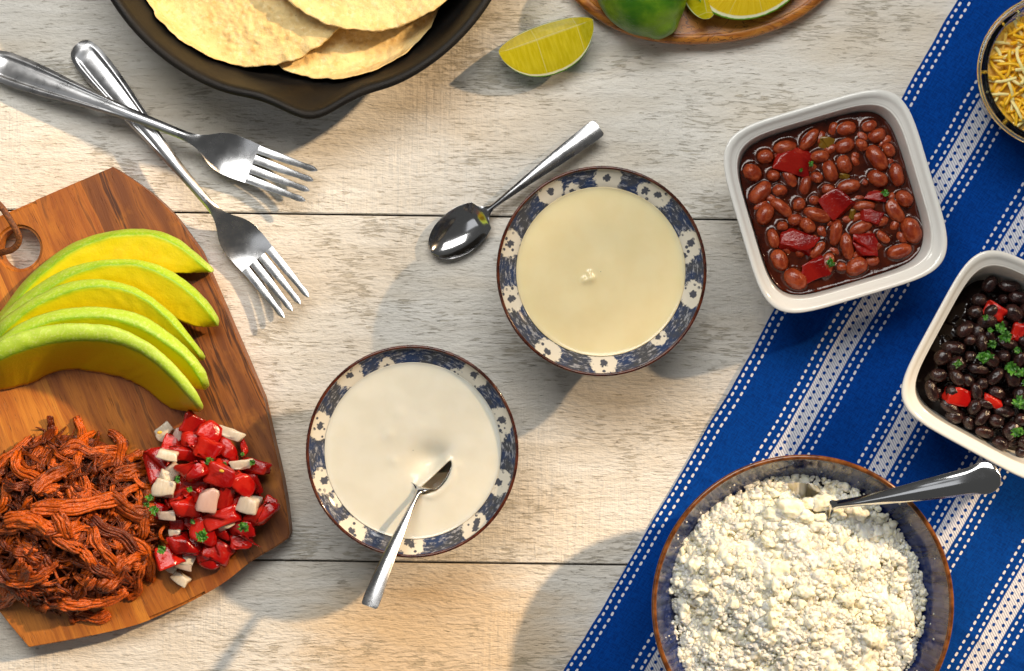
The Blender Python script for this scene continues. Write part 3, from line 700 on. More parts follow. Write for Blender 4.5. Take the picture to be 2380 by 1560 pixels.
def fork(p0, p1, label, roll=0.0):
    L = 800.0; A = frame_from(p0, p1, roll); s = np.linalg.norm(np.asarray(p1) - p0) / L
    root = empty("fork", p0, label, "fork", "crossed forks")
    put = lambda V: (V * s) @ A.T + p0
    wx = [0, 4, 12, 30, 70, 130, 200, 280, 360, 430, 480]; wy = [14, 21, 28, 34, 36.5, 34, 27, 19.5, 14.2, 11.6, 10.8]
    zx = [0, 60, 150, 250, 350, 430, 480, 520, 560, 600, 650, 700, 750, 800]; zy = [12, 18, 29, 42, 53, 56, 52, 42, 26, 14, 10, 14, 24, 38]
    zf = lambda x: interp(x, zx, zy)
    xs = np.concatenate([np.linspace(0, 34, 16), np.linspace(42, 480, 60)])
    def top(X, T):
        c = 6.0 * (1 - T ** 2) * interp(X, [0, 20, 480], [0.7, 1, 0.9])
        rec = smooth(np.abs(T), 0.74, 0.5) * smooth(X, 14, 44) * smooth(X, 400, 250)
        return c - rec * interp(X, [0, 250, 400], [7.5, 5.5, 2.0])
    V, F = strip(xs, interp(xs, wx, wy), zf(xs), top, 8.0, nt=33, cap1=False)
    make("handle", put(V), F, M['satin'], parent=root)
    xh = np.concatenate([np.linspace(479, 600, 30), np.linspace(606, 652, 10)])
    wh = interp(xh, [479, 500, 520, 540, 560, 585, 610, 652], [10.8, 11.4, 14.5, 24, 37, 46.5, 48, 46.5])
    dish = lambda X, T: 5.4 * (1 - T ** 2) * smooth(X, 545, 480) - 7.0 * (1 - T ** 2) * smooth(X, 520, 590) * smooth(X, 690, 610)
    V, F = strip(xh, wh, zf(xh), dish, 5.5, nt=25, cap0=False)
    head = make("fork_head", put(V), F, M['steel'], parent=root)
    for i in range(4):
        c0 = (-1.5 + i) * 24.0; c1 = (-1.5 + i) * 24.6
        xt = np.concatenate([np.linspace(651.5, 795, 26), [798.5, 800]])
        c = np.interp(xt, [646, 800], [c0, c1]); w = interp(xt, [646, 662, 700, 760, 795, 800], [11.0, 10.0, 9.4, 6.8, 4.2, 1.6])
        dz = -7.0 * (1 - (c / 48) ** 2) * smooth(xt, 520, 590) * smooth(xt, 690, 610)
        V, F = strip(xt, w, zf(xt) + dz, lambda X, T: 0.9 * (1 - T ** 2), 5.2, nt=9, edge=0.6, cap0=False)
        V[:, 1] += np.interp(V[:, 0], [646, 800], [c0, c1])
        make("tine", put(V), F, M['steel'], parent=head)
    return root
fork(W(182, 106, 8), W(694, 716, 20), "steel fork pointing down towards the right, lying under the other fork")
fork(W(-26, 143, 12), W(728, 437, 26), "steel fork lying on top of the crossed pair, tines under the skillet spout", roll=math.radians(-3))

# ================================================================== skillet and tortillas
kS = 0.95; SK = W(699, -275, 200) ; SK0 = np.array([SK[0], SK[1], 0.0])
def sk_r(r, z, th):
    out = np.full_like(th, r * kS)
    for t0 in (-math.pi / 2 + 0.045, math.pi / 2):
        d = (th - t0 + np.pi) % (2 * np.pi) - np.pi
        g = np.exp(-(d / 0.128) ** 2) * 29 - np.exp(-((np.abs(d) - 0.26) / 0.10) ** 2) * 5
        out = out + g * smooth(z, 70, 190) * (1.0 if r > 300 else 0)
    return out
skillet = empty("skillet", SK0, "black cast iron skillet with pouring spout holding tortillas", "skillet")
po = smooth_prof([(396, 1), (424, 8), (452, 60), (480, 120), (502, 168), (514, 180), (521, 190)], 26)
pi_ = smooth_prof([(521, 190), (521.5, 197), (515, 202.5), (506, 202), (499.5, 195), (494, 183), (474, 130), (452, 76), (432, 40), (410, 23), (380, 20)], 48)
prof = np.vstack([[[0.5, 0], [200, 0], [390, 0]], po[:-1], pi_, [[200, 20], [0.5, 20]]])
V, F = lathe(prof, 240, SK0, sk_r); make("pan_body", V, F, M['iron'], parent=skillet)
hp = spline([(SK0[0] - 485, SK0[1], 160), (SK0[0] - 560, SK0[1], 175), (SK0[0] - 700, SK0[1], 190), (SK0[0] - 860, SK0[1], 205), (SK0[0] - 960, SK0[1], 200)], 30)
V, F = tube(hp, np.interp(np.arange(30), [0, 5, 20, 26, 29], [46, 34, 42, 44, 22]), 16, 0.35); make("handle", V, F, M['iron'], parent=skillet)
def pan_z(x, y):
    r = np.hypot(x - SK0[0], y - SK0[1]) / kS
    return np.interp(r, [0, 395, 432, 474, 500, 540], [20, 22, 42, 132, 200, 215])
def tortilla(cx, cy, rad, lift, seed, z0, curl, label):
    c = W(cx, cy, z0); th = np.linspace(0, 2 * np.pi, 220, endpoint=False); rr = np.linspace(0.006, 1, 76)
    RR, TH = np.meshgrid(rr, th, indexing='ij')
    cs, sn = np.cos(TH), np.sin(TH)
    er = rad * (H - z0) / H * (1 + 0.022 * vnoise(np.stack([cs * 2.2, sn * 2.2, cs * 0 + seed], -1), seed) + 0.010 * fbm(np.stack([cs * 11, sn * 14, cs * 0], -1), 3, seed + 5))
    X = c[0] + RR * er * cs; Y = c[1] + RR * er * sn
    p = np.stack([X, Y, X * 0 + seed * 3.3], -1)
    wave = 9 * vnoise(p * 0.007, seed + 1) + 3.0 * vnoise(p * 0.02, seed + 2)
    bl = np.clip(vnoise(p * 0.075, seed + 3), 0, 1) ** 1.3 * 5.5 * smooth(vnoise(p * 0.013, seed + 8), -0.35, 0.3) + 1.8 * vnoise(p * 0.17, seed + 4)
    eg = (smooth(RR, 0.80, 1.0)) * (curl * (0.7 + 0.6 * vnoise(np.stack([cs * 1.7, sn * 1.7, cs * 0], -1), seed + 6)) + 3.5 * vnoise(np.stack([cs * 9, sn * 9, cs * 0], -1), seed + 7))
    base = pan_z(X, Y)
    # soften the climb up the wall
    Z = np.maximum(base + 5, lift) + wave + bl * smooth(RR, 1.0, 0.985) + eg
    Z = np.maximum(Z, base + 3)
    T0, F0 = grid(np.stack([X, Y, Z + 3.0], -1), False, True); B0, _ = grid(np.stack([X, Y, Z - 3.0], -1), False, True)
    n = len(T0); last = np.arange(n - 220, n)
    F = np.vstack([F0, F0[:, ::-1] + n, np.stack([last, np.roll(last, -1), np.roll(last, -1) + n, last + n], -1)])
    o = make("tortilla", np.vstack([T0, B0]), F, M['tortilla'], origin=c)
    return tag(o, label, "tortilla", "tortillas in the skillet")
tortilla(782, -66, 258, 34, 3, 50, 8, "lowest corn tortilla with browned patches at the bottom of the skillet")
tortilla(590, -102, 260, 66, 7, 75, 16, "corn tortilla at the left of the skillet, overlapping the lowest one")
tortilla(852, -192, 267, 96, 12, 105, 16, "uppermost corn tortilla near the top edge, toasted spots")

# ================================================================== olive wood board and limes
OC = W(1628, -205, 50); OC0 = np.array([OC[0], OC[1], 0.0])
def ol_r(r, z, th):
    a, b = 366 * r, 301 * r; p = 2.25
    return 1.0 / ((np.abs(np.cos(th)) / a) ** p + (np.abs(np.sin(th)) / b) ** p) ** (1 / p) * (1 + 0.012 * np.sin(3 * th + 1.0))
prof = [(0.01, 0), (0.5, 0), (0.90, 0), (0.955, 6), (0.985, 20), (0.995, 34), (0.985, 44), (0.962, 49), (0.935, 49.5), (0.90, 47), (0.6, 44), (0.3, 43), (0.01, 43)]
V, F = lathe(smooth_prof(prof, 60), 180, OC0, ol_r)
tag(make("serving_board", V, F, M['olive'], origin=OC0), "oval olive wood board carrying cut limes", "board")

def lime_wedge(name, c, ang, a, Rr, phi1, phi2, label, zlift=0.0, pitch=0.0, group="lime wedges"):
    """c: world point of the ridge centre projected on the table; ridge along ang; cut planes at angles phi1..phi2 from straight down"""
    n = 61; u = np.linspace(-1, 1, n); prof = np.clip(1 - np.abs(u) ** 2.3, 0, 1) ** 0.62
    ca, sa = math.cos(ang), math.sin(ang)
    def place(x, r, ph):                     # x along axis, r radius, ph angle from straight down
        y = -r * np.sin(ph); z = -r * np.cos(ph) + Rr + x * math.tan(pitch)
        return np.stack([c[0] + x * ca - y * sa, c[1] + x * sa + y * ca, c[2] + z + zlift], -1)
    root = empty(name, c, label, "lime", group)
    ph = np.linspace(phi1, phi2, 30); Ug, Ph = np.meshgrid(u, ph, indexing='ij')
    Rg = np.maximum(Rr * prof[:, None], 0.6) * np.ones_like(Ph)
    wb = 1 + 0.015 * vnoise(np.stack([Ug * 3, np.cos(Ph) * 3, np.sin(Ph) * 3], -1), 3)
    V, F = grid(place(Ug * a, Rg * wb, Ph)); make("rind", V, F, M['rind'], parent=root)
    k = np.linspace(0, 1, 26)
    for f in (phi1, phi2):
        Ug, Kg = np.meshgrid(u, k, indexing='ij'); Rg = np.maximum(Rr * prof[:, None], 0.6) * Kg
        P = place(Ug * a, Rg, np.full_like(Kg, f) + 0.02 * np.sin(Kg * 3.1) * vnoise(np.stack([Ug * 5, Kg * 3, Kg * 0], -1), 5))
        V, F = grid(P)
        edge = np.maximum(Kg, (1 - (1 - np.abs(Ug)) * 6.5) * (Kg > 0.0))
        make("cut_face", V, F, M['lime'], parent=root, uv=np.stack([Ug * a + 3 * a, Kg * Rr], -1).reshape(-1, 2), attr=edge.ravel())
    return root
lime_wedge("lime_wedge", W(1268, 90, 60), math.radians(19.5), 114, 92, math.radians(64), math.radians(-27), "lime wedge lying on the table between skillet and olive board", zlift=-60)
lime_wedge("lime_wedge", W(1622, -60, 95), math.radians(-79), 108, 70, math.radians(38), math.radians(-42), "narrow lime wedge on the olive board, standing between two larger limes", zlift=-48)
# whole looking lime half lying cut side down
lc = W(1487, -38, 80); Vi, Fi = ico(5); Vl = Vi.copy()
ang = math.radians(-62); Vl = Vl * np.array([125, 104, 100.0]); Vl[:, 0] += 10 * np.clip(Vi[:, 0], 0.8, 1) * 0
tipf = smooth(Vi[:, 0], 0.90, 1.0); Vl[:, 0] += 12 * tipf
Vl *= (1 + 0.02 * fbm(Vi * 1.6, 2, 9))[:, None]
Vl = np.stack([Vl[:, 0] * math.cos(ang) - Vl[:, 1] * math.sin(ang), Vl[:, 0] * math.sin(ang) + Vl[:, 1] * math.cos(ang), np.maximum(Vl[:, 2], -38)], -1)
o = make("green_lime", Vl + [lc[0], lc[1], 86], Fi, M['rind'], origin=[lc[0], lc[1], 48])
tag(o, "green lime with its peel facing up on the olive board", "lime")
# half lime, cut face up
hc = W(1748, -76, 110); root = empty("lime_half", [hc[0], hc[1], 48], "lime half with yellow cut face up at the right of the olive board", "lime")
tilt = Matrix.Rotation(math.radians(12), 3, 'X') @ Matrix.Rotation(math.radians(6), 3, 'Y') @ Matrix.Rotation(math.radians(24), 3, 'Z'); tm = np.array(tilt)
th = np.linspace(0, 2 * np.pi, 120, endpoint=False); k = np.linspace(0.004, 1, 40); K, TH = np.meshgrid(k, th, indexing='ij')
P = np.stack([K * 142 * np.cos(TH), K * 112 * np.sin(TH), 1.2 * np.cos(TH * 10) * K * (1 - K)], -1)
hz = np.array([hc[0], hc[1], 112.0])
V, F = grid(P, False, True); make("cut_face", V @ tm.T + hz, F, M['lime2'], parent=root, uv=np.stack([TH * 97 * 10 / (2 * np.pi), K * 110], -1).reshape(-1, 2), attr=K.ravel())
e = np.linspace(0, np.pi / 2, 24); E, TH = np.meshgrid(e, th, indexing='ij')
P = np.stack([np.cos(E) * 142 * np.cos(TH), np.cos(E) * 112 * np.sin(TH), -58 * np.sin(E)], -1)
V, F = grid(P, False, True); make("rind", V @ tm.T + hz, F, M['rind'], parent=root)

# ================================================================== cutting board
BZ = 60.0
outl = [(262, 388), (306, 417), (350, 449), (398, 494), (437, 545), (473, 595), (514, 655), (548, 713), (570, 775), (589, 837), (613, 930), (634, 1022), (650, 1090), (661, 1145), (668, 1195), (673, 1240)]
low = [(669, 1252), (640, 1272), (583, 1306), (520, 1355), (445, 1398), (371, 1431), (308, 1455), (190, 1482), (69, 1504)]
ax0 = np.array([371.0, 1375.0]); ad = np.array([-0.397, -0.918]); an = np.array([0.918, -0.397])   # axis dir (to handle), right normal
def refl(p):
    d = np.asarray(p, float) - ax0; return ax0 + ad * d.dot(ad) - an * d.dot(an)
right = spline(outl, 60); bottom = spline(low, 40)
left = np.array([refl(p) for p in right])[::-1]
poly = np.vstack([right, bottom, left[:-1]])
poly = np.vstack([poly, refl(outl[0])[None]])
to_uv = lambda p: np.array([(np.asarray(p) - ax0) @ an, (np.asarray(p) - ax0) @ ad])
PU = np.array([to_uv(p) for p in poly])
def clip(P, c, keep_ge):
    out = []
    for i in range(len(P)):
        a, b = P[i], P[(i + 1) % len(P)]; ia = (a[0] >= c) == keep_ge; ib = (b[0] >= c) == keep_ge
        if ia: out.append(a)
        if ia != ib: t = (c - a[0]) / (b[0] - a[0]); out.append(a + (b - a) * t)
    return np.array(out)
board = empty("cutting_board", W(330, 1000, 0), "tapered acacia wood board with a hole and leather loop, carrying food", "board")
cuts = [-400, -185, -46.5, 96, 214, 400]
tones = [(S(150, 86, 30), S(196, 122, 44), 0.2), (S(176, 100, 30), S(210, 136, 46), 0.15), (S(150, 82, 22), S(194, 118, 36), 0.6), (S(140, 74, 22), S(176, 104, 34), 0.6), (S(108, 60, 24), S(150, 90, 36), 1.0)]
hole_c = to_uv((44, 577)); hole_r = 48.0
for i in range(5):
    Q_ = clip(PU, cuts[i], True); Q_ = clip(Q_, cuts[i + 1], False)
    keep = [0]
    for j in range(1, len(Q_)):
        if np.linalg.norm(Q_[j] - Q_[keep[-1]]) > 0.8: keep.append(j)
    Q_ = Q_[keep]
    if np.linalg.norm(Q_[0] - Q_[-1]) < 0.8: Q_ = Q_[:-1]
    Qg = Q_.copy()
    bm = bmesh.new()
    w2 = lambda u, z: W(*(ax0 + an * u[0] + ad * u[1]), BZ)[:2].tolist() + [z]
    vs = [bm.verts.new(w2(u, BZ)) for u in Qg]; es = [bm.edges.new((vs[j], vs[(j + 1) % len(vs)])) for j in range(len(vs))]
    outer_e = [e for j, e in enumerate(es) if not (abs(Qg[j][0] - Qg[(j + 1) % len(vs)][0]) < 0.05 and min(abs(Qg[j][0] - c_) for c_ in cuts[1:-1]) < 0.05)]
    if cuts[i] < hole_c[0] < cuts[i + 1]:
        hs = [bm.verts.new(w2(hole_c + hole_r * np.array([math.cos(t), math.sin(t)]), BZ)) for t in np.linspace(0, 2 * np.pi, 48, endpoint=False)]
        he = [bm.edges.new((hs[j], hs[(j + 1) % 48])) for j in range(48)]; es += he; outer_e += he
    marks = {tuple(sorted((round(e.verts[0].co.x, 2), round(e.verts[0].co.y, 2), round(e.verts[1].co.x, 2), round(e.verts[1].co.y, 2)))) for e in outer_e}
    bmesh.ops.triangle_fill(bm, use_beauty=True, use_dissolve=False, edges=es)
    r = bmesh.ops.extrude_face_region(bm, geom=bm.faces[:])
    for v in [g for g in r['geom'] if isinstance(g, bmesh.types.BMVert)]: v.co.z = 2.0
    bmesh.ops.recalc_face_normals(bm, faces=bm.faces)
    be = [e for e in bm.edges if abs(e.verts[0].co.z - e.verts[1].co.z) < 0.1 and tuple(sorted((round(e.verts[0].co.x, 2), round(e.verts[0].co.y, 2), round(e.verts[1].co.x, 2), round(e.verts[1].co.y, 2)))) in marks]
    bmesh.ops.bevel(bm, geom=be, offset=7.0, segments=3, affect='EDGES', clamp_overlap=True)
    V = np.array([v.co[:] for v in bm.verts]); bm.verts.index_update(); F = [[v.index for v in f.verts] for f in bm.faces]; bm.free()
    o = make("stave", V, F, mat_stave(i + 1, *tones[i]), parent=board, smooth_=False)
# leather loop through the hole
lp = [(-70, 430, 78), (-30, 452, 92), (0, 478, 96), (17, 501, 98), (33, 527, 96), (43, 548, 90), (42, 566, 82), (28, 580, 74), (8, 586, 62), (-8, 590, 40)]
V, F = tube(spline([W(*p) for p in lp], 60), 7.5, 12, 0.6); make("leather_loop", V, F, M['leather'], parent=board)

# ================================================================== avocado slices
c4 = lambda pts: [(x * 0.3427, y * 0.3427 + 494) for x, y in pts]
def avocado(A_, B_, C_, zA, zB, zC, label, bulge=5.0, thick=0.9):
    n = 84
    A0, B0, C0 = spline(c4(A_), n), spline(c4(B_), n), spline(c4(C_), n)
    tt_ = np.arange(n)[:, None] * np.array([[0.55, 0.55]]) + np.array([[0, 40.0]]); C0 = C0 + 1.1 * np.stack([vnoise(tt_, 3), vnoise(tt_ + 9, 4)], -1) * smooth(np.abs(np.linspace(-1, 1, n)), 1.0, 0.85)[:, None]
    t = np.linspace(0, 1, n); e = np.clip(1 - np.abs(2 * t - 1) ** 5, 0, 1)
    zt = lambda z: BZ + 3 + (z - BZ) * (0.30 + 0.70 * e ** 0.7)
    lift = lambda P2, z: np.array([W(p[0], p[1], zz_) for p, zz_ in zip(P2, zt(np.broadcast_to(z, (n,))))])
    A, B, C = lift(A0, zA), lift(B0, zB), lift(C0, zC)
    D = C + (A - B) * 0.45; D[:, 2] = np.maximum(np.minimum(D[:, 2], C[:, 2] - 14), BZ + 2)
    # slice body thickness: the back edge A sits behind/below B
    ring, attr = [], []
    nrm = np.cross(np.gradient(A, axis=0), B - A); nrm /= np.linalg.norm(nrm, axis=1)[:, None] + 1e-9
    nrm *= np.sign(nrm[:, 2] + 1e-9)[:, None]
    for s_ in np.linspace(0, 1, 9)[:-1]:
        ring.append(A + (B - A) * s_ + nrm * (bulge * 4 * s_ * (1 - s_) * e[:, None])); attr.append(np.full(n, -10.0 + 9 * s_))
    wid = np.linalg.norm(C - B, axis=1)
    for s_ in np.linspace(0, 1, 15)[:-1]:
        ring.append(B + (C - B) * s_); attr.append(wid * s_ * 0.55)
    for s_ in np.linspace(0, 1, 4)[:-1]:
        ring.append(C + (D - C) * s_); attr.append(np.full(n, 26.0))
    for s_ in np.linspace(0, 1, 7)[:-1]:
        ring.append(D + (A - D) * s_); attr.append(26.0 * (1 - s_) + 0 * t)
    P = np.stack(ring, 1); AT = np.stack(attr, 1)
    ctr = P.mean(1, keepdims=True)
    for j, f in ((0, 0.05), (1, 0.55), (2, 0.85), (n - 3, 0.85), (n - 2, 0.55), (n - 1, 0.05)): P[j] = ctr[j] + (P[j] - ctr[j]) * f
    P = P + (1.3 * fbm(P * 0.05, 2, 5) + 0.6 * vnoise(P * 0.25, 8))[..., None] * np.array([0.5, 0.5, 1.0])
    V, F = grid(P, False, True); nn = P.shape[1]
    F = F.tolist() + [list(range(nn))[::-1], list(range(len(V) - nn, len(V)))]
    o = make("avocado_slice", V, F, M['avocado'], origin=W(200, 760, BZ), attr=AT.ravel())
    return tag(o, label, "avocado", "avocado slices on the board")
avocado([(-260, 900), (-60, 730), (20, 650), (150, 480), (300, 340), (480, 215), (680, 145), (900, 115), (1080, 130), (1230, 195), (1370, 310), (1440, 375), (1459, 402)],
        [(-240, 930), (-40, 770), (50, 690), (180, 520), (330, 380), (510, 250), (700, 175), (900, 145), (1070, 160), (1210, 225), (1340, 330), (1415, 395), (1445, 406)],
        [(-150, 960), (60, 830), (150, 760), (260, 640), (400, 530), (560, 460), (720, 430), (880, 425), (1020, 425), (1130, 420), (1240, 412), (1340, 406), (1430, 407)],
        68, 118, 104, "uppermost avocado slice in the fan, nearest the hole in the board")
avocado([(-260, 960), (-60, 790), (0, 705), (120, 590), (270, 480), (450, 380), (620, 335), (800, 318), (970, 327), (1130, 383), (1280, 478), (1400, 590), (1470, 690), (1498, 755)],
        [(-240, 1000), (-40, 830), (40, 745), (180, 625), (320, 525), (500, 420), (680, 364), (850, 352), (1000, 378), (1160, 455), (1290, 550), (1390, 650), (1450, 730), (1478, 778)],
        [(-150, 1040), (20, 940), (130, 840), (260, 730), (400, 650), (560, 600), (720, 590), (880, 600), (1030, 640), (1140, 690), (1230, 740), (1310, 768), (1390, 775), (1462, 782)],
        116, 152, 126, "second avocado slice from the top of the fan")
avocado([(-260, 960), (-60, 800), (10, 730), (130, 640), (280, 550), (450, 478), (620, 452), (770, 466), (920, 510), (1060, 596), (1200, 722), (1300, 850), (1375, 945), (1401, 998)],
        [(-240, 1050), (-40, 890), (50, 790), (200, 665), (400, 562), (570, 512), (720, 506), (860, 532), (980, 592), (1090, 680), (1200, 790), (1290, 890), (1345, 965), (1372, 1005)],
        [(-150, 1110), (30, 990), (150, 890), (300, 800), (460, 750), (620, 735), (770, 745), (900, 790), (1010, 850), (1110, 910), (1200, 960), (1280, 990), (1330, 1003), (1365, 1009)],
        158, 186, 150, "middle avocado slice of the five in the fan")
avocado([(-260, 1000), (-60, 900), (0, 850), (150, 745), (350, 670), (560, 640), (750, 646), (950, 692), (1100, 780), (1250, 900), (1370, 1040), (1416, 1140), (1418, 1198)],
        [(-240, 1100), (-40, 970), (30, 905), (200, 795), (400, 732), (600, 712), (780, 727), (950, 785), (1090, 868), (1220, 960), (1310, 1060), (1360, 1150), (1380, 1204)],
        [(-150, 1180), (40, 1060), (150, 990), (320, 920), (500, 890), (680, 890), (840, 920), (980, 970), (1090, 1040), (1190, 1110), (1270, 1160), (1330, 1192), (1372, 1208)],
        186, 206, 150, "fourth avocado slice from the top, tucked behind the thick front slice")
avocado([(-260, 1020), (-60, 930), (0, 868), (200, 792), (400, 756), (600, 754), (780, 776), (950, 850), (1100, 952), (1230, 1080), (1330, 1212), (1374, 1300), (1376, 1348)],
        [(-260, 1130), (-60, 1040), (0, 1000), (150, 942), (350, 886), (550, 870), (720, 880), (880, 920), (1020, 1000), (1150, 1112), (1260, 1232), (1330, 1315), (1352, 1352)],
        [(-200, 1215), (-60, 1205), (30, 1200), (150, 1172), (230, 1150), (340, 1092), (490, 1062), (620, 1076), (800, 1112), (930, 1162), (1040, 1240), (1160, 1325), (1330, 1357)],
        216, 206, 66, "thick front avocado slice showing its shaded yellow cut face", bulge=9)

# ================================================================== chopped salsa
def chunk_mesh(name, mat, seed, dims, bev, jitter=0.16, curve=0.0, cutn=0):
    r = np.random.default_rng(seed); bm = bmesh.new(); bmesh.ops.create_cube(bm, size=2)
    for v in bm.verts:
        v.co = Vector([c * (1 + jitter * r.uniform(-1, 0.6)) for c in v.co])
    for _ in range(cutn):
        d_ = Vector((r.normal(), r.normal(), r.normal() * 0.7)).normalized()
        res = bmesh.ops.bisect_plane(bm, geom=bm.verts[:] + bm.edges[:] + bm.faces[:], plane_co=d_ * r.uniform(0.75, 1.05), plane_no=d_, clear_outer=True)
        ed = [e for e in res['geom_cut'] if isinstance(e, bmesh.types.BMEdge)]
        if ed: bmesh.ops.edgeloop_fill(bm, edges=ed)
    bmesh.ops.recalc_face_normals(bm, faces=bm.faces)
    bmesh.ops.bevel(bm, geom=bm.edges[:], offset=bev, segments=2, affect='EDGES', profile=0.6)
    bmesh.ops.triangulate(bm, faces=[f for f in bm.faces if len(f.verts) > 4])
    bmesh.ops.subdivide_edges(bm, edges=[e for e in bm.edges if e.calc_length() > 0.6], cuts=2, use_grid_fill=True)
    V = np.array([v.co[:] for v in bm.verts]); bm.verts.index_update(); F = [[v.index for v in f.verts] for f in bm.faces]; bm.free()
    V = V * (1 + 0.15 * fbm(V * 1.3, 3, seed))[:, None]
    if curve: V[:, 2] -= curve * (V[:, 0] ** 2 + 0.4 * V[:, 1] ** 2)
    return new_mesh(name, V * np.array(dims), F, mat)
TOM2 = [chunk_mesh('tomato_piece', M['tomato2'], 320 + i, (1, 1, 1), 0.14, 0.4, 0.1, 2) for i in range(7)]
TOM = [chunk_mesh("tomato_dice", M['tomato'], 20 + i, (1, 1, 0.85), R.uniform(0.16, 0.32), 0.46, 0.22 * (i % 3), 3) for i in range(9)]
ONI = [chunk_mesh("onion_piece", M['onion'], 50 + i, (1, 1, 1), 0.22, 0.26, 0.26, 2) for i in range(6)]

def leaf_mesh(seed):
    r = np.random.default_rng(seed); n = 64; th = np.linspace(0, 2 * np.pi, n, endpoint=False)
    rad = 0.55 + 0.30 * np.abs(np.cos(th * 2.5 + r.uniform(0, 3))) ** 0.7 + 0.10 * np.cos(th * 11 + r.uniform(0, 6)) + 0.06 * np.cos(th * 19)
    rad *= 0.75 + 0.35 * np.cos(th) ; k = np.linspace(0.03, 1, 9); K, TH = np.meshgrid(k, th, indexing='ij')
    X = K * rad * np.cos(TH); Y = K * rad * np.sin(TH) * 0.9
    Z = 0.30 * vnoise(np.stack([X * 2.2, Y * 2.2, X * 0 + seed], -1), seed) + 0.25 * np.abs(Y) + 0.12 * vnoise(np.stack([X * 6, Y * 6, X * 0], -1), seed + 1)
    V, F = grid(np.stack([X, Y, Z], -1), False, True)
    return new_mesh("parsley_leaf", V, F, M['leaf'])
LEAF = [leaf_mesh(70 + i) for i in range(7)]

pz = lambda x, y: (325.4 + x / 3.628, 952.9 + y / 3.628)
toms = [(435, 120, 80, 75, 20, 2), (580, 170, 90, 80, 30, 2), (430, 255, 75, 65, 5, 2.4), (575, 330, 105, 75, 25, 3), (740, 345, 80, 65, 40, 2), (370, 370, 100, 70, -10, 2), (280, 280, 80, 60, 10, 1),
        (150, 430, 82, 125, -12, 1.6), (440, 520, 112, 82, -20, 4), (680, 555, 112, 85, 20, 4), (860, 610, 100, 76, 45, 3), (965, 630, 48, 90, -15, 1), (450, 620, 112, 42, 10, 2.2), (330, 730, 62, 98, 30, 2),
        (385, 830, 92, 88, -20, 3), (720, 725, 60, 88, 10, 3), (670, 900, 108, 62, -20, 3), (1030, 880, 120, 66, -38, 2.5), (1090, 800, 50, 60, 20, 1), (935, 460, 112, 56, 15, 1), (860, 1000, 100, 72, 0, 1.8),
        (850, 1110, 92, 56, 0, 0.8), (530, 1030, 92, 92, 35, 2.5), (350, 1140, 85, 88, -25, 2.2), (235, 1240, 92, 82, -20, 1.8), (660, 1170, 92, 76, 30, 1), (560, 1260, 100, 76, 15, 0.8), (310, 970, 56, 56, 0, 1.2),
        (90, 820, 96, 66, 20, 1.6), (700, 430, 56, 44, 20, 2), (800, 800, 62, 80, 0, 1.2), (500, 900, 60, 56, 0, 1.2), (680, 1030, 72, 56, 0, 1), (470, 1150, 82, 62, 0, 1),
        (600, 640, 90, 80, 0, 1.5), (480, 740, 70, 80, 0, 1.6), (560, 440, 90, 80, 0, 1.6), (260, 640, 90, 80, 0, 0.9), (420, 950, 80, 70, 0, 1.0), (760, 900, 70, 60, 0, 1)]
lone = {17: "tomato dice at the right end of the salsa heap, tilted", 24: "tomato dice at the lower left of the salsa heap with a herb sprig", 0: "tomato dice at the very top of the salsa heap", 26: "shaded tomato dice at the bottom of the salsa heap", 9: "tomato dice with a yellow seed near the top of the salsa"}
for i, (x, y, sx, sy, a, lv) in enumerate(toms):
    z = BZ + 16 + lv * 19; p = W(*pz(x, y), z); k = 1 / 3.628 * (H - z) / H * 1.22
    inst("tomato_dice", TOM[i % 9], p, (R.uniform(-.30, .30), R.uniform(-.30, .30), -math.radians(a)), (sx * k, sy * k, min(sx, sy) * k * 0.72),
         lone.get(i, "glossy red tomato dice piled in the salsa heap on the wooden board"), "tomato", "tomato dice in the salsa heap")
onis = [(210, 185, 78, 56, -40, 0.9), (320, 205, 40, 52, -20, 1.2), (760, 205, 105, 46, 17, 2), (240, 385, 80, 46, 15, 3.6), (285, 505, 58, 58, -40, 2.6), (225, 560, 58, 48, 20, 3), (205, 670, 92, 76, 12, 3.4), (575, 755, 80, 102, 15, 4.2),
        (850, 465, 88, 42, -8, 2.8), (920, 805, 84, 76, 15, 3), (230, 890, 78, 40, -5, 3), (720, 960, 68, 44, -25, 2.6), (395, 1270, 62, 56, 25, 1.0), (365, 1310, 70, 32, 20, 1.2), (255, 1340, 45, 34, 20, 0.4), (345, 1430, 70, 46, 35, 0.1), (295, 1050, 50, 45, 0, 1.6)]
olab = ["white onion piece with a seed on it at the upper left of the salsa", "small onion piece beside the topmost tomato dice", "long white onion piece at the upper right of the salsa", "white onion piece lying on a tomato at the left of the salsa", "translucent pink onion piece in the upper left of the salsa", "small onion piece leaning over the largest left one",
        "largest onion chunk at the left of the salsa next to the meat", "onion chunk pointing down in the middle of the salsa", "oblong onion piece near the right edge of the salsa with a leaf beside it", "onion chunk beside the tilted tomato at the right end", "oblong onion piece at the left edge below the herb sprig", "onion piece under the red tomato in the lower right", "onion piece at the bottom of the salsa, upper of two layered", "flat onion piece at the bottom of the salsa, lower of two layered",
        "small onion piece beside the lower left tomato dice", "lone onion piece lying on bare wood below the salsa", "shaded onion piece deep in the lower left of the salsa"]
for i, (x, y, sx, sy, a, lv) in enumerate(onis):
    z = BZ + 12 + lv * 20; p = W(*pz(x, y), z); k = 1 / 3.628 * (H - z) / H * 1.03
    inst("onion_piece", ONI[i % 6], p, (R.uniform(-.25, .25), R.uniform(-.25, .25), -math.radians(a)), (sx * k, sy * k, min(sx, sy) * k * 0.62), olab[i], "onion", "onion pieces in the salsa")
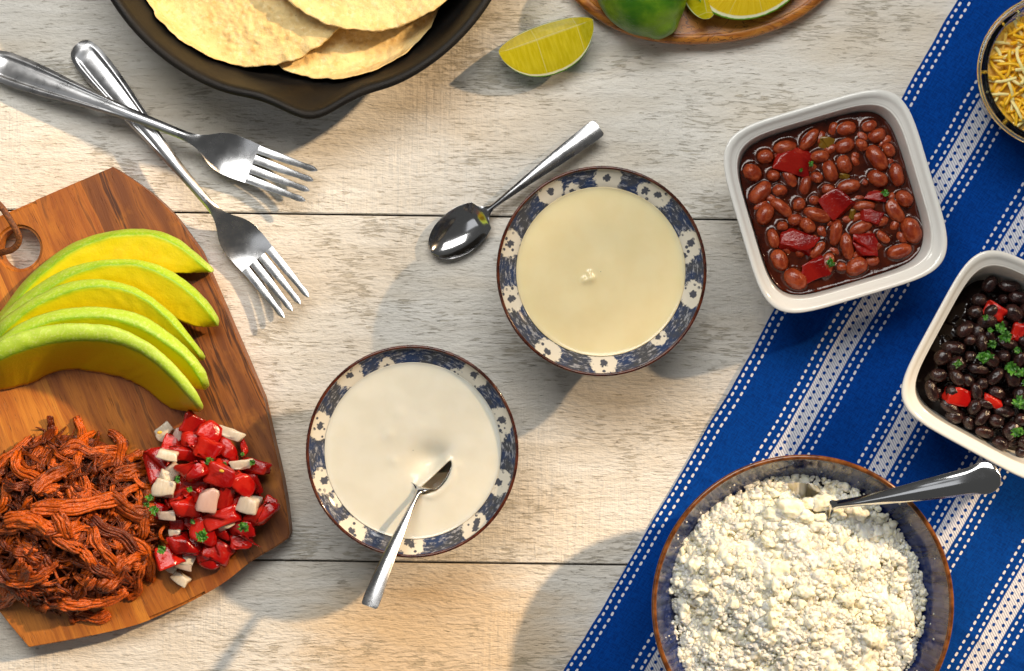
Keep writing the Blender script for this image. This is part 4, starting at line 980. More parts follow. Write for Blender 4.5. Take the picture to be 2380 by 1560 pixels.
for i in range(26):                                  # scraps of tomato between the dice
    x, y = R.uniform(120, 1000), R.uniform(120, 1250); d_ = math.hypot((x - 560) / 520, (y - 680) / 620)
    if d_ > 0.92: continue
    z = BZ + 14 + R.uniform(1.5, 3.6) * 19 * (1 - 0.5 * d_); p = W(*pz(x, y), z); k = 1 / 3.628
    inst("tomato_dice", TOM[R.randrange(9)], p, (R.uniform(-.8, .8), R.uniform(-.8, .8), R.uniform(0, 6)), (R.uniform(26, 46) * k, R.uniform(22, 36) * k, R.uniform(16, 30) * k), "tomato scrap", "tomato", "tomato dice in the salsa heap")
herbs = [(600, 440, 52, 3.6), (720, 455, 32, 3.4), (955, 435, 38, 2.6), (310, 575, 44, 3.8), (95, 750, 48, 3), (115, 830, 58, 3), (890, 980, 66, 3.2), (525, 1085, 76, 4.2), (195, 1185, 56, 3.6), (440, 945, 34, 3), (870, 380, 26, 2), (410, 680, 36, 3), (60, 790, 40, 2.6)]
for i, (x, y, s_, lv) in enumerate(herbs):
    z = BZ + 20 + lv * 21; p = W(*pz(x, y), z); k = s_ / 3.628 * 1.1
    inst("herb_leaf", LEAF[i % 7], p, (R.uniform(-.4, .4), R.uniform(-.4, .4), R.uniform(0, 6.28)), (k, k, k), "chopped green herb leaf lying on the salsa heap", "herb", "herb leaves on the salsa")
sv, sf = ico(2); SEED = new_mesh("tomato_seed", sv * np.array([6.0, 3.8, 2.2]), sf, M['seed'])
inst("tomato_seed", SEED, W(*pz(165, 190), BZ + 52), (0, 0.2, 0.2), (1, 1, 1), "yellow tomato seed on the upper left onion piece", "seed")
inst("tomato_seed", SEED, W(*pz(688, 515), BZ + 112), (0.3, 0, -0.2), (1, 1, 1), "yellow tomato seed on a tomato in the salsa", "seed")

# ================================================================== pulled meat
mc = W(158, 1212, BZ)
def pile_h(x, y, k=1.0):
    dx, dy = (x - mc[0]) / 232.0, (y - mc[1]) / 212.0; r2 = dx * dx + dy * dy
    return BZ + 118 * np.clip(1 - r2, 0, 1) ** 0.55 * k * (1 + 0.25 * fbm(np.stack([np.asarray(x) * 0.014, np.asarray(y) * 0.014, np.asarray(x) * 0], -1), 2, 21))
g = np.linspace(-1, 1, 110); GX, GY = np.meshgrid(g * 232, g * 212, indexing='ij')
rr = np.hypot(g[:, None], g[None, :]); sc_ = np.where(rr > 0, np.maximum(np.abs(g[:, None]), np.abs(g[None, :])) / np.maximum(rr, 1e-6), 1)
GX, GY = GX * sc_, GY * sc_; X, Y = mc[0] + GX * 0.94, mc[1] + GY * 0.94
Z = pile_h(X, Y, 0.74) + 11 * fbm(np.stack([X * 0.045, Y * 0.045, X * 0], -1), 3, 44) * smooth(np.maximum(np.abs(g[:, None]), np.abs(g[None, :])), 1, 0.9)
V, F = grid(np.stack([X, Y, np.maximum(Z, BZ + 1)], -1))
base_meat = mat_meat("pulled_meat_base", S(84, 30, 8), S(150, 64, 14), S(52, 18, 5))
parts = [(V, F)]; attrs = [np.zeros(len(V))]
def strand(x, y, ang, length, wid, lift, curl, seed, flat=0.55, n=26, nc=12, spread=0.0, ends=None):
    r = np.random.default_rng(seed); s_ = np.linspace(-0.5, 0.5, n)
    a = ang + curl * s_ + 0.35 * np.array([vnoise(np.array([[v * 3.0, seed * 1.7, 0]]), 5)[0] for v in s_])
    dx = np.cumsum(np.cos(a)) * length / n; dy = np.cumsum(np.sin(a)) * length / n
    px = x + dx - dx[n // 2]; py = y + dy - dy[n // 2]
    pz_ = pile_h(px, py) + lift + 7 * vnoise(np.stack([s_ * 4, s_ * 0 + seed, s_ * 0], -1), 9) + spread * (2 * s_) ** 2
    pz_ = np.maximum(pz_, BZ + wid * flat * 0.8)
    w = wid * (0.45 + 0.55 * (1 - np.abs(2 * s_) ** 3)) * (1 + 0.25 * vnoise(np.stack([s_ * 6, s_ * 0 + seed, s_ * 0], -1), 3)); 
    ph = r.uniform(0, 6.28)
    cr = lambda t, th: 1 + 0.20 * np.sin(th * 4 + ph + t * 3) + 0.20 * np.sin(th * 7 + ph * 2 - t * 4) + 0.10 * vnoise(np.stack([np.cos(th) * 2, np.sin(th) * 2, th * 0 + t * 7 + seed], -1), 2)
    V, F = tube(np.stack([px, py, pz_], -1), w, nc, flat, twist=r.uniform(-2.5, 2.5), cross=cr)
    k = np.tile(np.linspace(0, 1, nc), n + 2) + seed % 7
    return V, F, k
def bundle(x, y, ang, length, wid, lift, curl, seed, nf, n=20, nc=6, flat=0.6):
    """one shred: a bundle of parallel muscle fibres that fray at the ends"""
    r = np.random.default_rng(seed); out, ks = [], []
    s_ = np.linspace(-0.5, 0.5, n)
    a = ang + curl * s_ + 0.45 * vnoise(np.stack([s_ * 3.0, s_ * 0 + seed * 1.7, s_ * 0], -1), 5)
    dx = np.cumsum(np.cos(a)) * length / n; dy = np.cumsum(np.sin(a)) * length / n
    px = x + dx - dx[n // 2]; py = y + dy - dy[n // 2]
    hz = pile_h(px, py); hz = 0.35 * hz + 0.65 * np.linspace(hz[0], hz[-1], n) + (0.65 * (hz[n // 2] - 0.5 * (hz[0] + hz[-1])) * (1 - (2 * s_) ** 2))
    pz_ = np.maximum(hz + lift + 9 * vnoise(np.stack([s_ * 3.2, s_ * 0 + seed, s_ * 0], -1), 9), BZ + wid * flat * 0.7)
    prof = (0.55 + 0.45 * (1 - np.abs(2 * s_) ** 4)) * (1 + 0.3 * vnoise(np.stack([s_ * 4, s_ * 0 + seed, s_ * 0], -1), 3))
    for f in range(nf):
        phi = 2 * np.pi * (f + r.uniform(-.3, .3)) / max(nf - 1, 1); rad = 0 if f == 0 else wid * r.uniform(0.45, 0.85)
        fr = 1 + 1.1 * np.abs(2 * s_) ** 4 * r.uniform(0, 1.0)
        lat = rad * np.cos(phi) * prof * fr + wid * 0.30 * vnoise(np.stack([s_ * 5, s_ * 0 + f * 3.1, s_ * 0 + seed], -1), 6)
        ver = rad * np.sin(phi) * flat * prof * fr + wid * 0.22 * vnoise(np.stack([s_ * 5, s_ * 0 + f * 3.1, s_ * 0 + seed], -1), 7)
        i0 = int(r.integers(0, 3)) if f else 0; i1 = n - (int(r.integers(0, 3)) if f else 0)
        fx = px - np.sin(a) * lat; fy = py + np.cos(a) * lat
        fr_ = (wid * (0.5 if f == 0 else r.uniform(0.12, 0.28)) + 0.6) * (0.5 + 0.5 * (1 - np.abs(2 * s_) ** 5))
        V, F = tube(np.stack([fx, fy, pz_ + ver], -1)[i0:i1], fr_[i0:i1], nc, 0.8, twist=r.uniform(-1, 1))
        out.append((V, F)); ks.append(np.full(len(V), r.uniform(0, 7)))
    V, F = join(out)
    return V, F, np.concatenate(ks)
# thin fibres everywhere belong to the mass
for i in range(380):
    a = R.uniform(0, 6.28); r_ = math.sqrt(R.random()) * 0.98; x, y = mc[0] + 215 * r_ * math.cos(a), mc[1] + 198 * r_ * math.sin(a)
    v, f, k = strand(x, y, R.uniform(0, 6.28), R.uniform(30, 95), R.uniform(1.6, 4.4), R.uniform(-4, 14), R.uniform(-2.2, 2.2), 900 + i, 0.8, 12, 5)
    parts.append((v, f)); attrs.append(k)
V, F = join(parts)
o = make("pulled_meat", V, F, base_meat, origin=mc, attr=np.concatenate(attrs)); tag(o, "heap of shredded reddish brown meat on the wooden board", "meat", kind='stuff')
mz = lambda x, y: W(x * 0.3574, 952.9 + y * 0.3574, BZ + 90)     # crop pixels of the meat view
big = [  # x, y, direction deg (image, clockwise), length, width, lift, curl, label
    (520, 620, -10, 190, 17, 26, 0.5, "broad orange meat strip across the middle of the heap"), (380, 410, -45, 110, 15, 24, 0.3, "bright orange meat strip slanting in the upper part of the heap"),
    (920, 680, 38, 165, 20, 14, 0.2, "thick brown meat chunk pointing at the salsa"), (560, 270, 5, 130, 15, 16, 0.2, "knobbly meat piece near the top of the heap"),
    (270, 130, -75, 60, 9, 12, 0.1, "meat sliver standing up at the top of the heap"), (760, 800, 40, 130, 13, 22, 0.2, "long meat strip running down to the right"),
    (230, 700, 20, 110, 18, 20, 0.9, "fibrous meat piece at the left under the broad strip"), (610, 1260, -8, 150, 17, 8, -0.8, "curved meat piece along the lower edge of the heap"),
    (860, 410, -8, 85, 17, 8, 0.1, "brown meat chunk beside the salsa in the upper right"), (740, 1070, -60, 90, 20, 12, 0.3, "thick meat chunk at the lower right of the heap"),
    (130, 490, 5, 65, 11, 22, 0.0, "short square ended meat strip at the left"), (860, 1130, -70, 120, 12, 4, -0.5, "dark meat strip at the right edge of the heap"),
    (540, 1390, -5, 90, 12, 0, -0.5, "dark meat scrap lying on the wood below the heap"), (390, 1340, 60, 75, 7, 0, 0.6, "thin dark meat strand trailing onto the wood"),
    (150, 1080, -65, 80, 17, 14, 0.4, "orange meat piece at the lower left"), (740, 250, 60, 95, 14, 14, 1.3, "curled meat strip at the upper right"),
    (960, 960, 8, 65, 9, 4, 0.1, "small meat strand touching the salsa"), (890, 335, 10, 60, 5, 4, 0.3, "thin strand reaching from the heap towards the salsa"), (1025, 800, -70, 90, 4.5, 24, 3.6, "thin looped strand over the brown chunk")]
for i, (x, y, d, L_, w_, lf, cu, lab) in enumerate(big):
    p = mz(x, y); v, f, k = bundle(p[0], p[1], -math.radians(d), L_, w_, lf, -cu, 31 + i * 3, max(5, int(w_ * 1.7)), 30, 6)
    tag(make("meat_shred", v, f, M['meat'], origin=[p[0], p[1], BZ], attr=k), lab, "meat", "meat shreds in the heap")
for i in range(170):
    a = R.uniform(0, 6.28); r_ = math.sqrt(R.random()) * 0.97; x, y = mc[0] + 222 * r_ * math.cos(a), mc[1] + 203 * r_ * math.sin(a)
    w_ = R.choice([4, 5.5, 7, 8.5, 11, 14]); L_ = R.uniform(40, 60) + w_ * R.uniform(2, 7)
    tang = a + math.pi / 2 + R.gauss(0, 0.9)
    v, f, k = bundle(x, y, tang, L_, w_, R.uniform(-6, 12), R.uniform(-1.6, 1.6), 200 + i * 2, max(3, int(w_ * 1.6)), 18, 5)
    tag(make("meat_shred", v, f, M['meat'], origin=[x, y, BZ], attr=k), "reddish brown shred of meat tangled in the heap on the board", "meat", "meat shreds in the heap")

# ================================================================== square porcelain dishes
NZ = 10.0
def sq_ring(p):
    def f(r, z, th):
        e = np.interp(z, [0, 200], [4.2, 5.2])
        return r / (np.abs(np.cos(th)) ** e + np.abs(np.sin(th)) ** e) ** (1 / e)
    return f
def square_dish(cx, cy, zr, half, rotdeg, label):
    c = W(cx, cy, zr); c0 = np.array([c[0], c[1], NZ]); a = math.radians(rotdeg)
    root = empty("square_dish", c0, label, "dish", "square white dishes"); h = zr - NZ; k = half
    prof = np.vstack([[[0.5, 6], [100, 6], [0.62 * k, 5], [0.64 * k, 0.5], [0.68 * k, 0.5], [0.70 * k, 4]],
                      smooth_prof([(0.72 * k, 8), (0.80 * k, 50), (0.89 * k, 120), (0.935 * k, h - 26), (0.955 * k, h - 14), (0.985 * k, h - 9), (1.0 * k, h - 4), (0.995 * k, h), (0.972 * k, h + 1.2), (0.948 * k, h - 1.5), (0.925 * k, h - 7), (0.905 * k, h - 10.5), (0.885 * k, h - 14), (0.862 * k, h - 24), (0.80 * k, 100), (0.74 * k, 45), (0.66 * k, 20), (0.5 * k, 13)], 80),
                      [[60, 12], [0.5, 12]]])
    V, F = lathe(prof, 200, (0, 0, 0), sq_ring(4.6))
    Rm = np.array([[math.cos(a), -math.sin(a), 0], [math.sin(a), math.cos(a), 0], [0, 0, 1]])
    make("dish_body", V @ Rm.T + c0, F, M['porcelain'], parent=root)
    return c0, Rm
D1, R1 = square_dish(1942, 468, 205, 219, 16.5, "square white dish of red beans standing half on the blue cloth")
D2, R2 = square_dish(2366, 852, 205, 214, -28.5, "square white dish of black beans at the right edge")

def bean_mesh(name, mat, seed, bend, fat):
    V, F = ico(4); n = fbm(V * 1.5, 2, seed)
    P = V * np.array([1.0, 0.95, fat]); P = P * (1 + 0.05 * n)[:, None]
    P[:, 0] = np.sign(P[:, 0]) * np.abs(P[:, 0]) ** 0.93
    P[:, 1] += bend * (P[:, 0] ** 2 - 0.4)
    hil = np.exp(-((P[:, 0] / 0.35) ** 2 + ((P[:, 1] + 0.9) / 0.3) ** 2)); P[:, 1] += 0.10 * hil
    cre = np.exp(-((vnoise(V * 1.3, seed + 3)) / 0.05) ** 2) * (seed % 3 == 0); P *= (1 - 0.10 * cre)[:, None]
    return new_mesh(name, P, F, mat)
RB = [bean_mesh("red_bean", M['rbean'], s_, b_, f_) for s_, b_, f_ in ((1, 0.10, 0.9), (3, -0.08, 0.85), (5, 0.16, 0.95), (6, 0.0, 0.9), (8, 0.05, 1.0))]
BB = [bean_mesh("black_bean", M['bbean'], s_, b_, f_) for s_, b_, f_ in ((11, 0.08, 0.9), (12, -0.08, 0.9), (15, 0.14, 0.95), (16, 0.0, 0.9), (18, 0.04, 1.0))]

rb = [(872, 270, 75, 52, -15), (1030, 252, 57, 42, -15), (1085, 318, 65, 50, -25), (617, 345, 85, 50, -50), (450, 400, 78, 50, -10), (862, 390, 72, 52, -25), (980, 385, 48, 42, 60), (1170, 420, 52, 45, 60), (313, 465, 55, 50, 0), (690, 462, 68, 45, -5),
      (1088, 475, 100, 62, 55), (860, 515, 68, 55, 70), (760, 562, 85, 58, 70), (222, 575, 70, 65, 40), (370, 595, 45, 42, 0), (1222, 588, 85, 55, 75), (480, 615, 75, 45, 60), (590, 660, 75, 42, -75), (670, 608, 42, 40, 30), (1092, 615, 75, 58, 30),
      (885, 670, 85, 55, -10), (1000, 640, 30, 28, 0), (275, 715, 95, 58, -45), (412, 698, 57, 50, 10), (745, 690, 52, 40, 0), (650, 765, 40, 38, 0), (548, 795, 47, 45, -20), (425, 815, 85, 48, 40), (1275, 755, 65, 55, 45), (310, 862, 75, 58, -65),
      (995, 805, 80, 38, 0), (1210, 838, 90, 52, 60), (678, 868, 100, 55, 15), (520, 900, 48, 45, 0), (605, 940, 65, 48, 45), (970, 955, 85, 48, -25), (1120, 915, 52, 35, -20), (432, 945, 40, 36, 0), (800, 990, 85, 48, -80), (1325, 975, 90, 68, 65),
      (370, 1030, 65, 40, 75), (880, 1085, 95, 48, 80), (1130, 1025, 62, 40, 40), (675, 1110, 75, 45, -50), (410, 1180, 82, 58, 65), (1240, 1118, 90, 55, -15), (740, 1215, 85, 52, -75), (840, 1228, 38, 34, 0), (945, 1225, 80, 65, -25), (520, 1310, 90, 65, 40),
      (870, 900, 45, 40, 0), (1120, 850, 35, 30, 0), (490, 1160, 40, 30, 60), (1080, 1150, 35, 28, 0), (930, 460, 40, 40, 0), (960, 750, 60, 35, 0)]
SZ = 152.0
rpos = lambda x, y, z: W(1673.5 + x / 2.982, 209.2 + y / 2.982, z)
ell = []
for i, (x, y, la, wb, a) in enumerate(rb):
    sunk = i >= 50; z = SZ + (-9 if sunk else R.uniform(-1.5, 3.5)); p = rpos(x, y, z); k = 1 / 2.982 * (H - z) / H
    inst("red_bean", RB[i % 5], p, (R.uniform(-.25, .25), R.uniform(-.12, .12), -math.radians(a) + (math.pi if i % 2 else 0)), (la * k * R.uniform(0.97, 1.10), wb * k * R.uniform(0.97, 1.10), wb * k * 1.05),
         "plump reddish brown bean in sauce in the square white dish", "bean", "red beans in the square dish")
    if not sunk: ell.append((p[0], p[1], la * k * 0.97, wb * k * 0.97, -math.radians(a)))
extra = 0; tries = 0
bp = [(e_[0], e_[1]) for e_ in ell]
while extra < 34 and tries < 6000:                   # beans lying deeper in the sauce
    tries += 1; lx, ly = R.uniform(-165, 165), R.uniform(-165, 165); p = np.array([D1[0] + lx * R1[0, 0] + ly * R1[0, 1], D1[1] + lx * R1[1, 0] + ly * R1[1, 1], SZ - R.uniform(5.5, 8.5)])
    if (abs(lx) ** 5 + abs(ly) ** 5) ** 0.2 > 158 or min(math.hypot(p[0] - q_[0], p[1] - q_[1]) for q_ in bp) < 21: continue
    bp.append((p[0], p[1])); extra += 1; s_ = R.uniform(12, 15)
    inst("red_bean", RB[extra % 5], p, (R.uniform(-.4, .4), R.uniform(-.3, .3), R.uniform(0, 6.28)), (s_ * R.uniform(1.2, 1.6), s_, s_), "bean", "bean", "red beans in the square dish")
# sauce with menisci round the beans
n = 230; g = np.linspace(-1, 1, n); GX, GY = np.meshgrid(g, g, indexing='ij'); half = 0.828 * 219
e4 = 5.0; m_ = (np.abs(GX) ** e4 + np.abs(GY) ** e4) ** (1 / e4); mm = np.maximum(np.abs(GX), np.abs(GY)); kf = np.where(m_ > 0, mm / np.maximum(m_, 1e-9), 1)
LX, LY = GX * kf * half, GY * kf * half
X = D1[0] + LX * R1[0, 0] + LY * R1[0, 1]; Y = D1[1] + LX * R1[1, 0] + LY * R1[1, 1]
Z = np.full_like(X, SZ) + 1.0 * fbm(np.stack([X * 0.03, Y * 0.03, X * 0], -1), 2, 2)
add = np.zeros_like(X)
for ex_, ey_, la, wb, a in ell:
    u = (X - ex_) * math.cos(a) + (Y - ey_) * math.sin(a); v = -(X - ex_) * math.sin(a) + (Y - ey_) * math.cos(a)
    d = (np.sqrt((u / la) ** 2 + (v / wb) ** 2) - 1) * wb; add = np.maximum(add, 6.0 * np.exp(-np.maximum(d, 0) / 3.0) * (d > -6))
Z = Z + add + 4 * np.exp((mm - 1) * half / 4.0)
V, F = grid(np.stack([X, Y, Z], -1))
tag(make("bean_sauce", V, F, M['sauce'], origin=[D1[0], D1[1], SZ]), "glossy reddish brown sauce around the red beans", "sauce")
rt = [(510, 500, 105, 85, 20, "pale triangular tomato piece among the red beans"), (805, 795, 78, 74, -38, "dark red square tomato piece at the centre of the red beans"), (1040, 875, 66, 44, 12, "small bright tomato shred right of centre among the red beans"),
      (540, 1045, 108, 72, 14, "largest tomato piece at the lower left of the red beans"), (1000, 1075, 66, 68, -10, "dark red tomato piece at the lower right of the red beans"), (650, 1252, 82, 60, -28, "bright tomato cube at the bottom of the red bean dish"), (1090, 735, 60, 32, 8, "half sunken tomato strip among the red beans")]
for i, (x, y, sx, sy, a, lab) in enumerate(rt):
    z = SZ + 6 - (4 if i == 6 else 0); p = rpos(x, y, z); k = 1 / 2.982
    inst("tomato_piece", TOM2[i % 7], p, (R.uniform(-.15, .15), R.uniform(-.15, .15), -math.radians(a)), (sx * k * 1.12, sy * k * 1.12, 9), lab, "tomato", "tomato pieces in the red beans")
for i, (x, y, s_, lab) in enumerate([(555, 560, 24, "green herb fleck on the pale tomato piece"), (632, 522, 34, "green herb fleck beside the pale tomato piece"), (1155, 722, 46, "green herb leaf on the right of the red beans"), (768, 1210, 54, "green herb strip beside the bottom tomato cube")]):
    p = rpos(x, y, SZ + 19); k = s_ / 2.982
    inst("herb_leaf", LEAF[(i + 2) % 7], p, (R.uniform(-.3, .3), R.uniform(-.3, .3), R.uniform(0, 6)), (k, k * 0.8, k), lab, "herb")
PEP = chunk_mesh("pepper_piece", M['pepper'], 91, (1, 1, 1), 0.3, 0.4, 0.0, 2)
for x, y, sx, sy, lab in ((735, 368, 54, 40, "olive green pepper piece near the top of the red beans"), (860, 600, 38, 18, "small green pepper piece in the middle of the red beans"), (915, 860, 22, 34, "green pepper sliver right of the central tomato")):
    p = rpos(x, y, SZ + 1); k = 1 / 2.982; inst("pepper_piece", PEP, p, (0.1, 0, -0.2), (sx * k, sy * k, 8), lab, "pepper")

# ------------------------------------------------------------------ black beans
bb = [(605, 262, 62, 48, -55), (728, 275, 70, 42, 8), (790, 350, 65, 48, 10), (528, 365, 50, 46, 0), (500, 448, 50, 46, 0), (755, 455, 68, 58, 40), (575, 510, 65, 52, -10), (435, 562, 70, 50, -35), (465, 635, 42, 42, 0), (537, 648, 65, 40, 85), (600, 615, 50, 35, 60), (710, 655, 68, 40, 20),
      (357, 683, 78, 48, 5), (462, 738, 38, 38, 0), (685, 740, 45, 45, 0), (783, 762, 55, 40, -70), (280, 748, 58, 55, -30), (378, 797, 65, 58, -20), (520, 825, 70, 42, 8), (630, 872, 70, 40, -45), (743, 885, 68, 52, 70), (253, 865, 55, 48, 0), (215, 970, 75, 42, 70), (450, 900, 45, 40, 45),
      (505, 975, 62, 40, 80), (545, 920, 40, 40, 0), (640, 985, 58, 45, 25), (800, 985, 60, 50, -30), (330, 1075, 70, 38, 35), (490, 1075, 55, 42, -60), (688, 1105, 70, 42, 10), (375, 1137, 65, 50, 5), (545, 1140, 68, 40, -50), (635, 1168, 52, 45, 20), (460, 1180, 50, 38, 60), (563, 1240, 65, 40, 15),
      (745, 1230, 72, 60, -40), (665, 1318, 55, 48, 30), (800, 1160, 50, 45, 0), (700, 360, 35, 35, 0), (680, 520, 50, 35, 20), (730, 1045, 40, 30, 0), (265, 985, 40, 30, 80), (420, 1030, 30, 30, 0), (760, 1310, 50, 35, 0), (815, 640, 44, 38, 40), (820, 1310, 45, 40, 60), (815, 1375, 45, 38, 0), (850, 430, 55, 48, 0)]
bpos = lambda x, y, z: W(2089.5 + x / 2.857, 569.4 + y / 2.857, z)
BZ2 = 128.0; ctr = D2[:2]
def inside(x, y, lim): 
    d = np.array([x, y]) - ctr; l = R2[:2, :2].T @ d; return (abs(l[0]) ** 5 + abs(l[1]) ** 5) ** 0.2 < lim
allb = []
for x, y, la, wb, a in bb:
    p = bpos(x, y, BZ2); allb.append((p[0], p[1], la / 2.857, wb / 2.857, a))
tries = 0
while tries < 4000 and len(allb) < 92:      # the part of the dish beyond the frame
    tries += 1; x = ctr[0] + R.uniform(-180, 180); y = ctr[1] + R.uniform(-180, 180)
    if not inside(x, y, 142): continue
    if all(math.hypot(x - q_[0], y - q_[1]) > 27 for q_ in allb): allb.append((x, y, R.uniform(18, 24), R.uniform(13, 17), R.uniform(0, 180)))
for i, (x, y, la, wb, a) in enumerate(allb):
    d = np.hypot(x - ctr[0], y - ctr[1]); z = BZ2 + 14 * (1 - (d / 190) ** 2) + R.uniform(-5, 6) - (10 if min(la, wb) < 12.5 else 0)
    inst("black_bean", BB[i % 5], (x, y, z), (R.uniform(-.5, .5), R.uniform(-.25, .25), -math.radians(a) + (math.pi if i % 2 else 0)), (la * .99, wb * 1.02, wb * 0.95),
         "shiny black bean in the square white dish at the right edge", "bean", "black beans in the square dish")
n = 90; g = np.linspace(-1, 1, n); GX, GY = np.meshgrid(g, g, indexing='ij'); half = 0.80 * 213
m_ = (np.abs(GX) ** e4 + np.abs(GY) ** e4) ** (1 / e4); mm = np.maximum(np.abs(GX), np.abs(GY)); kf = np.where(m_ > 0, mm / np.maximum(m_, 1e-9), 1); LX, LY = GX * kf * half, GY * kf * half
X = D2[0] + LX * R2[0, 0] + LY * R2[0, 1]; Y = D2[1] + LX * R2[1, 0] + LY * R2[1, 1]
# underlying beans: lumpy mass
vor = np.full_like(X, 1e9)
for _ in range(150):
    px_, py_ = ctr[0] + R.uniform(-165, 165), ctr[1] + R.uniform(-165, 165); vor = np.minimum(vor, np.hypot(X - px_, Y - py_))
Z = BZ2 - 30 + np.sqrt(np.clip(1 - (vor / 17) ** 2, 0, 1)) * 14 - 18 * smooth(mm, 0.8, 1.0)
V, F = grid(np.stack([X, Y, Z], -1))
tag(make("bean_liquid", V, F, M['liquor'], origin=[D2[0], D2[1], BZ2 - 30]), "dark cooking liquid between the black beans", "sauce")
for i, (x, y, sx, sy, a, lab) in enumerate([(385, 1000, 84, 66, 15, "largest red tomato piece at the left of the black beans"), (785, 575, 46, 62, 20, "red tomato piece at the upper right of the black beans"), (622, 1045, 76, 46, 12, "half hidden red tomato piece in the lower middle of the black beans"), (640, 430, 62, 50, 35, "brownish orange tomato piece among the upper black beans")]):
    p = bpos(x, y, BZ2 + 10); inst("tomato_piece", TOM[(i * 2 + 1) % 9], p, (R.uniform(-.3, .3), R.uniform(-.3, .3), -math.radians(a)), (sx / 2.857, sy / 2.857, 13), lab, "tomato", "tomato pieces in the black beans")
for i, (x, y, s_) in enumerate([(400, 780, 40), (545, 735, 52), (605, 740, 52), (575, 765, 44), (665, 560, 46), (720, 595, 56), (790, 1060, 56), (825, 1070, 50), (740, 800, 56), (790, 1240, 44), (815, 1235, 36), (580, 490, 26), (630, 650, 40), (800, 860, 50), (785, 690, 34), (600, 570, 26), (870, 900, 60), (900, 700, 50)]):
    p = bpos(x, y, BZ2 + 31); k = s_ / 2.857 * 1.2
    inst("herb_leaf", LEAF[i % 7], p, (R.uniform(-.5, .5), R.uniform(-.5, .5), R.uniform(0, 6.28)), (k, k, k), "chopped green parsley leaf on the black beans", "herb", "parsley on the black beans")

# ------------------------------------------------------------------ tell alike pieces apart by their place
def place_labels(group, what, heap, vis=True):
    obs = [o for o in bpy.data.objects if o.get('group') == group and not o.get('own')]
    P = np.array([[o.location.x, o.location.y] for o in obs])
    def seen(o): return abs(o.location.x / U * H / (H - o.location.z / U)) < 1188
    ok = [o for o in obs if seen(o)]
    Q_ = np.array([[o.location.x, o.location.y] for o in ok]); lo, hi = Q_.min(0), Q_.max(0)
    cells = {}
    for o in ok:
        c = min(2, int(3 * (o.location.x - lo[0]) / (hi[0] - lo[0] + 1e-9))); r = min(2, int(3 * (hi[1] - o.location.y) / (hi[1] - lo[1] + 1e-9)))
        cells.setdefault((r, c), []).append(o)
    names = {(0, 0): "upper left", (0, 1): "upper middle", (0, 2): "upper right", (1, 0): "middle left", (1, 1): "centre", (1, 2): "middle right", (2, 0): "lower left", (2, 1): "lower middle", (2, 2): "lower right"}
    nth = ["leftmost", "second from the left", "third from the left", "fourth from the left", "fifth from the left", "sixth from the left", "seventh from the left", "eighth from the left", "ninth from the left", "tenth from the left", "eleventh from the left", "twelfth from the left", "thirteenth from the left", "fourteenth from the left", "fifteenth from the left", "sixteenth from the left", "seventeenth from the left", "rightmost"]
    for k_, l_ in cells.items():
        l_.sort(key=lambda o: o.location.x)
        for i, o in enumerate(l_): o['label'] = f"{what} in the {names[k_]} of {heap}, {nth[min(i, 17)]} there"
    for o in obs:
        if not seen(o): o['label'] = f"{what} beyond the right edge of the picture"
place_labels("red beans in the square dish", "reddish brown bean", "its white dish")
place_labels("black beans in the square dish", "shiny black bean", "its white dish")
place_labels("parsley on the black beans", "parsley leaf", "the black beans")
place_labels("herb leaves on the salsa", "green herb leaf", "the salsa")
place_labels("tomato dice in the salsa heap", "red tomato dice", "the salsa")

# ================================================================== glass bowl of shredded cheese
GC = W(2452, 166, 190); G0 = np.array([GC[0], GC[1], NZ]); gr = 180 * (H - 190) / H
gb = empty("glass_bowl", G0, "round clear glass bowl of shredded cheese at the upper right", "bowl")
gh = 190 - NZ
prof = np.vstack([[[0.5, 0.5]], smooth_prof([(90, 0.5), (112, 6), (132, 40), (146, 90), (155, 140), (160, gh - 16), (166, gh - 10), (gr, gh - 5), (gr + 0.5, gh), (gr - 4, gh + 4), (gr - 16, gh + 3.5), (gr - 23, gh - 2), (gr - 24.5, gh - 12), (143, 100), (130, 50), (108, 16), (80, 10)], 70), [[0.5, 10]]])
V, F = lathe(prof, 160, G0); make("bowl_body", V, F, M['glass'], parent=gb)
SH = []
for i in range(12):
    r = np.random.default_rng(300 + i); L_ = r.uniform(40, 84); s_ = np.linspace(-.5, .5, 16); c = r.uniform(-1.1, 1.1); a = c * s_ + 0.2 * np.sin(s_ * 5 + i)
    pth = np.stack([np.cumsum(np.cos(a)) * L_ / 16, np.cumsum(np.sin(a)) * L_ / 16, 6 * np.sin(s_ * 4 + i * 2)], -1); pth -= pth.mean(0)
    sqc = lambda t, th: 1 / (np.abs(np.cos(th)) ** 6 + np.abs(np.sin(th)) ** 6) ** (1 / 6)
    V, F = tube(pth, r.uniform(2.9, 3.9), 8, r.uniform(0.6, 0.95), twist=r.uniform(-.6, .6), cross=sqc); SH.append(new_mesh("cheese_shred", V, F, M['shred']))
for i in range(290):
    a = R.uniform(0, 6.28); rr_ = math.sqrt(R.random()) * 130; lay = i / 290
    z = NZ + 130 + 30 * lay * (1 - 0.4 * (rr_ / 130) ** 2) + R.uniform(-4, 4)
    inst("cheese_shred", SH[i % 12], (G0[0] + rr_ * math.cos(a), G0[1] + rr_ * math.sin(a), z), (R.uniform(-.22, .22), R.uniform(-.22, .22), R.uniform(0, 6.28)), (1, 1, 1),
         "thin yellow or white cheese shred piled in the glass bowl", "cheese", "cheese shreds in the glass bowl")
V, F = lathe([(0.5, 132), (80, 132), (130, 129), (144, 123), (141, 100), (127.5, 50), (105, 18), (60, 12.5), (0.5, 12)], 60, G0)
V[:, 2] += 4 * fbm(V * 0.06, 2, 3) * (V[:, 2] > NZ + 110)
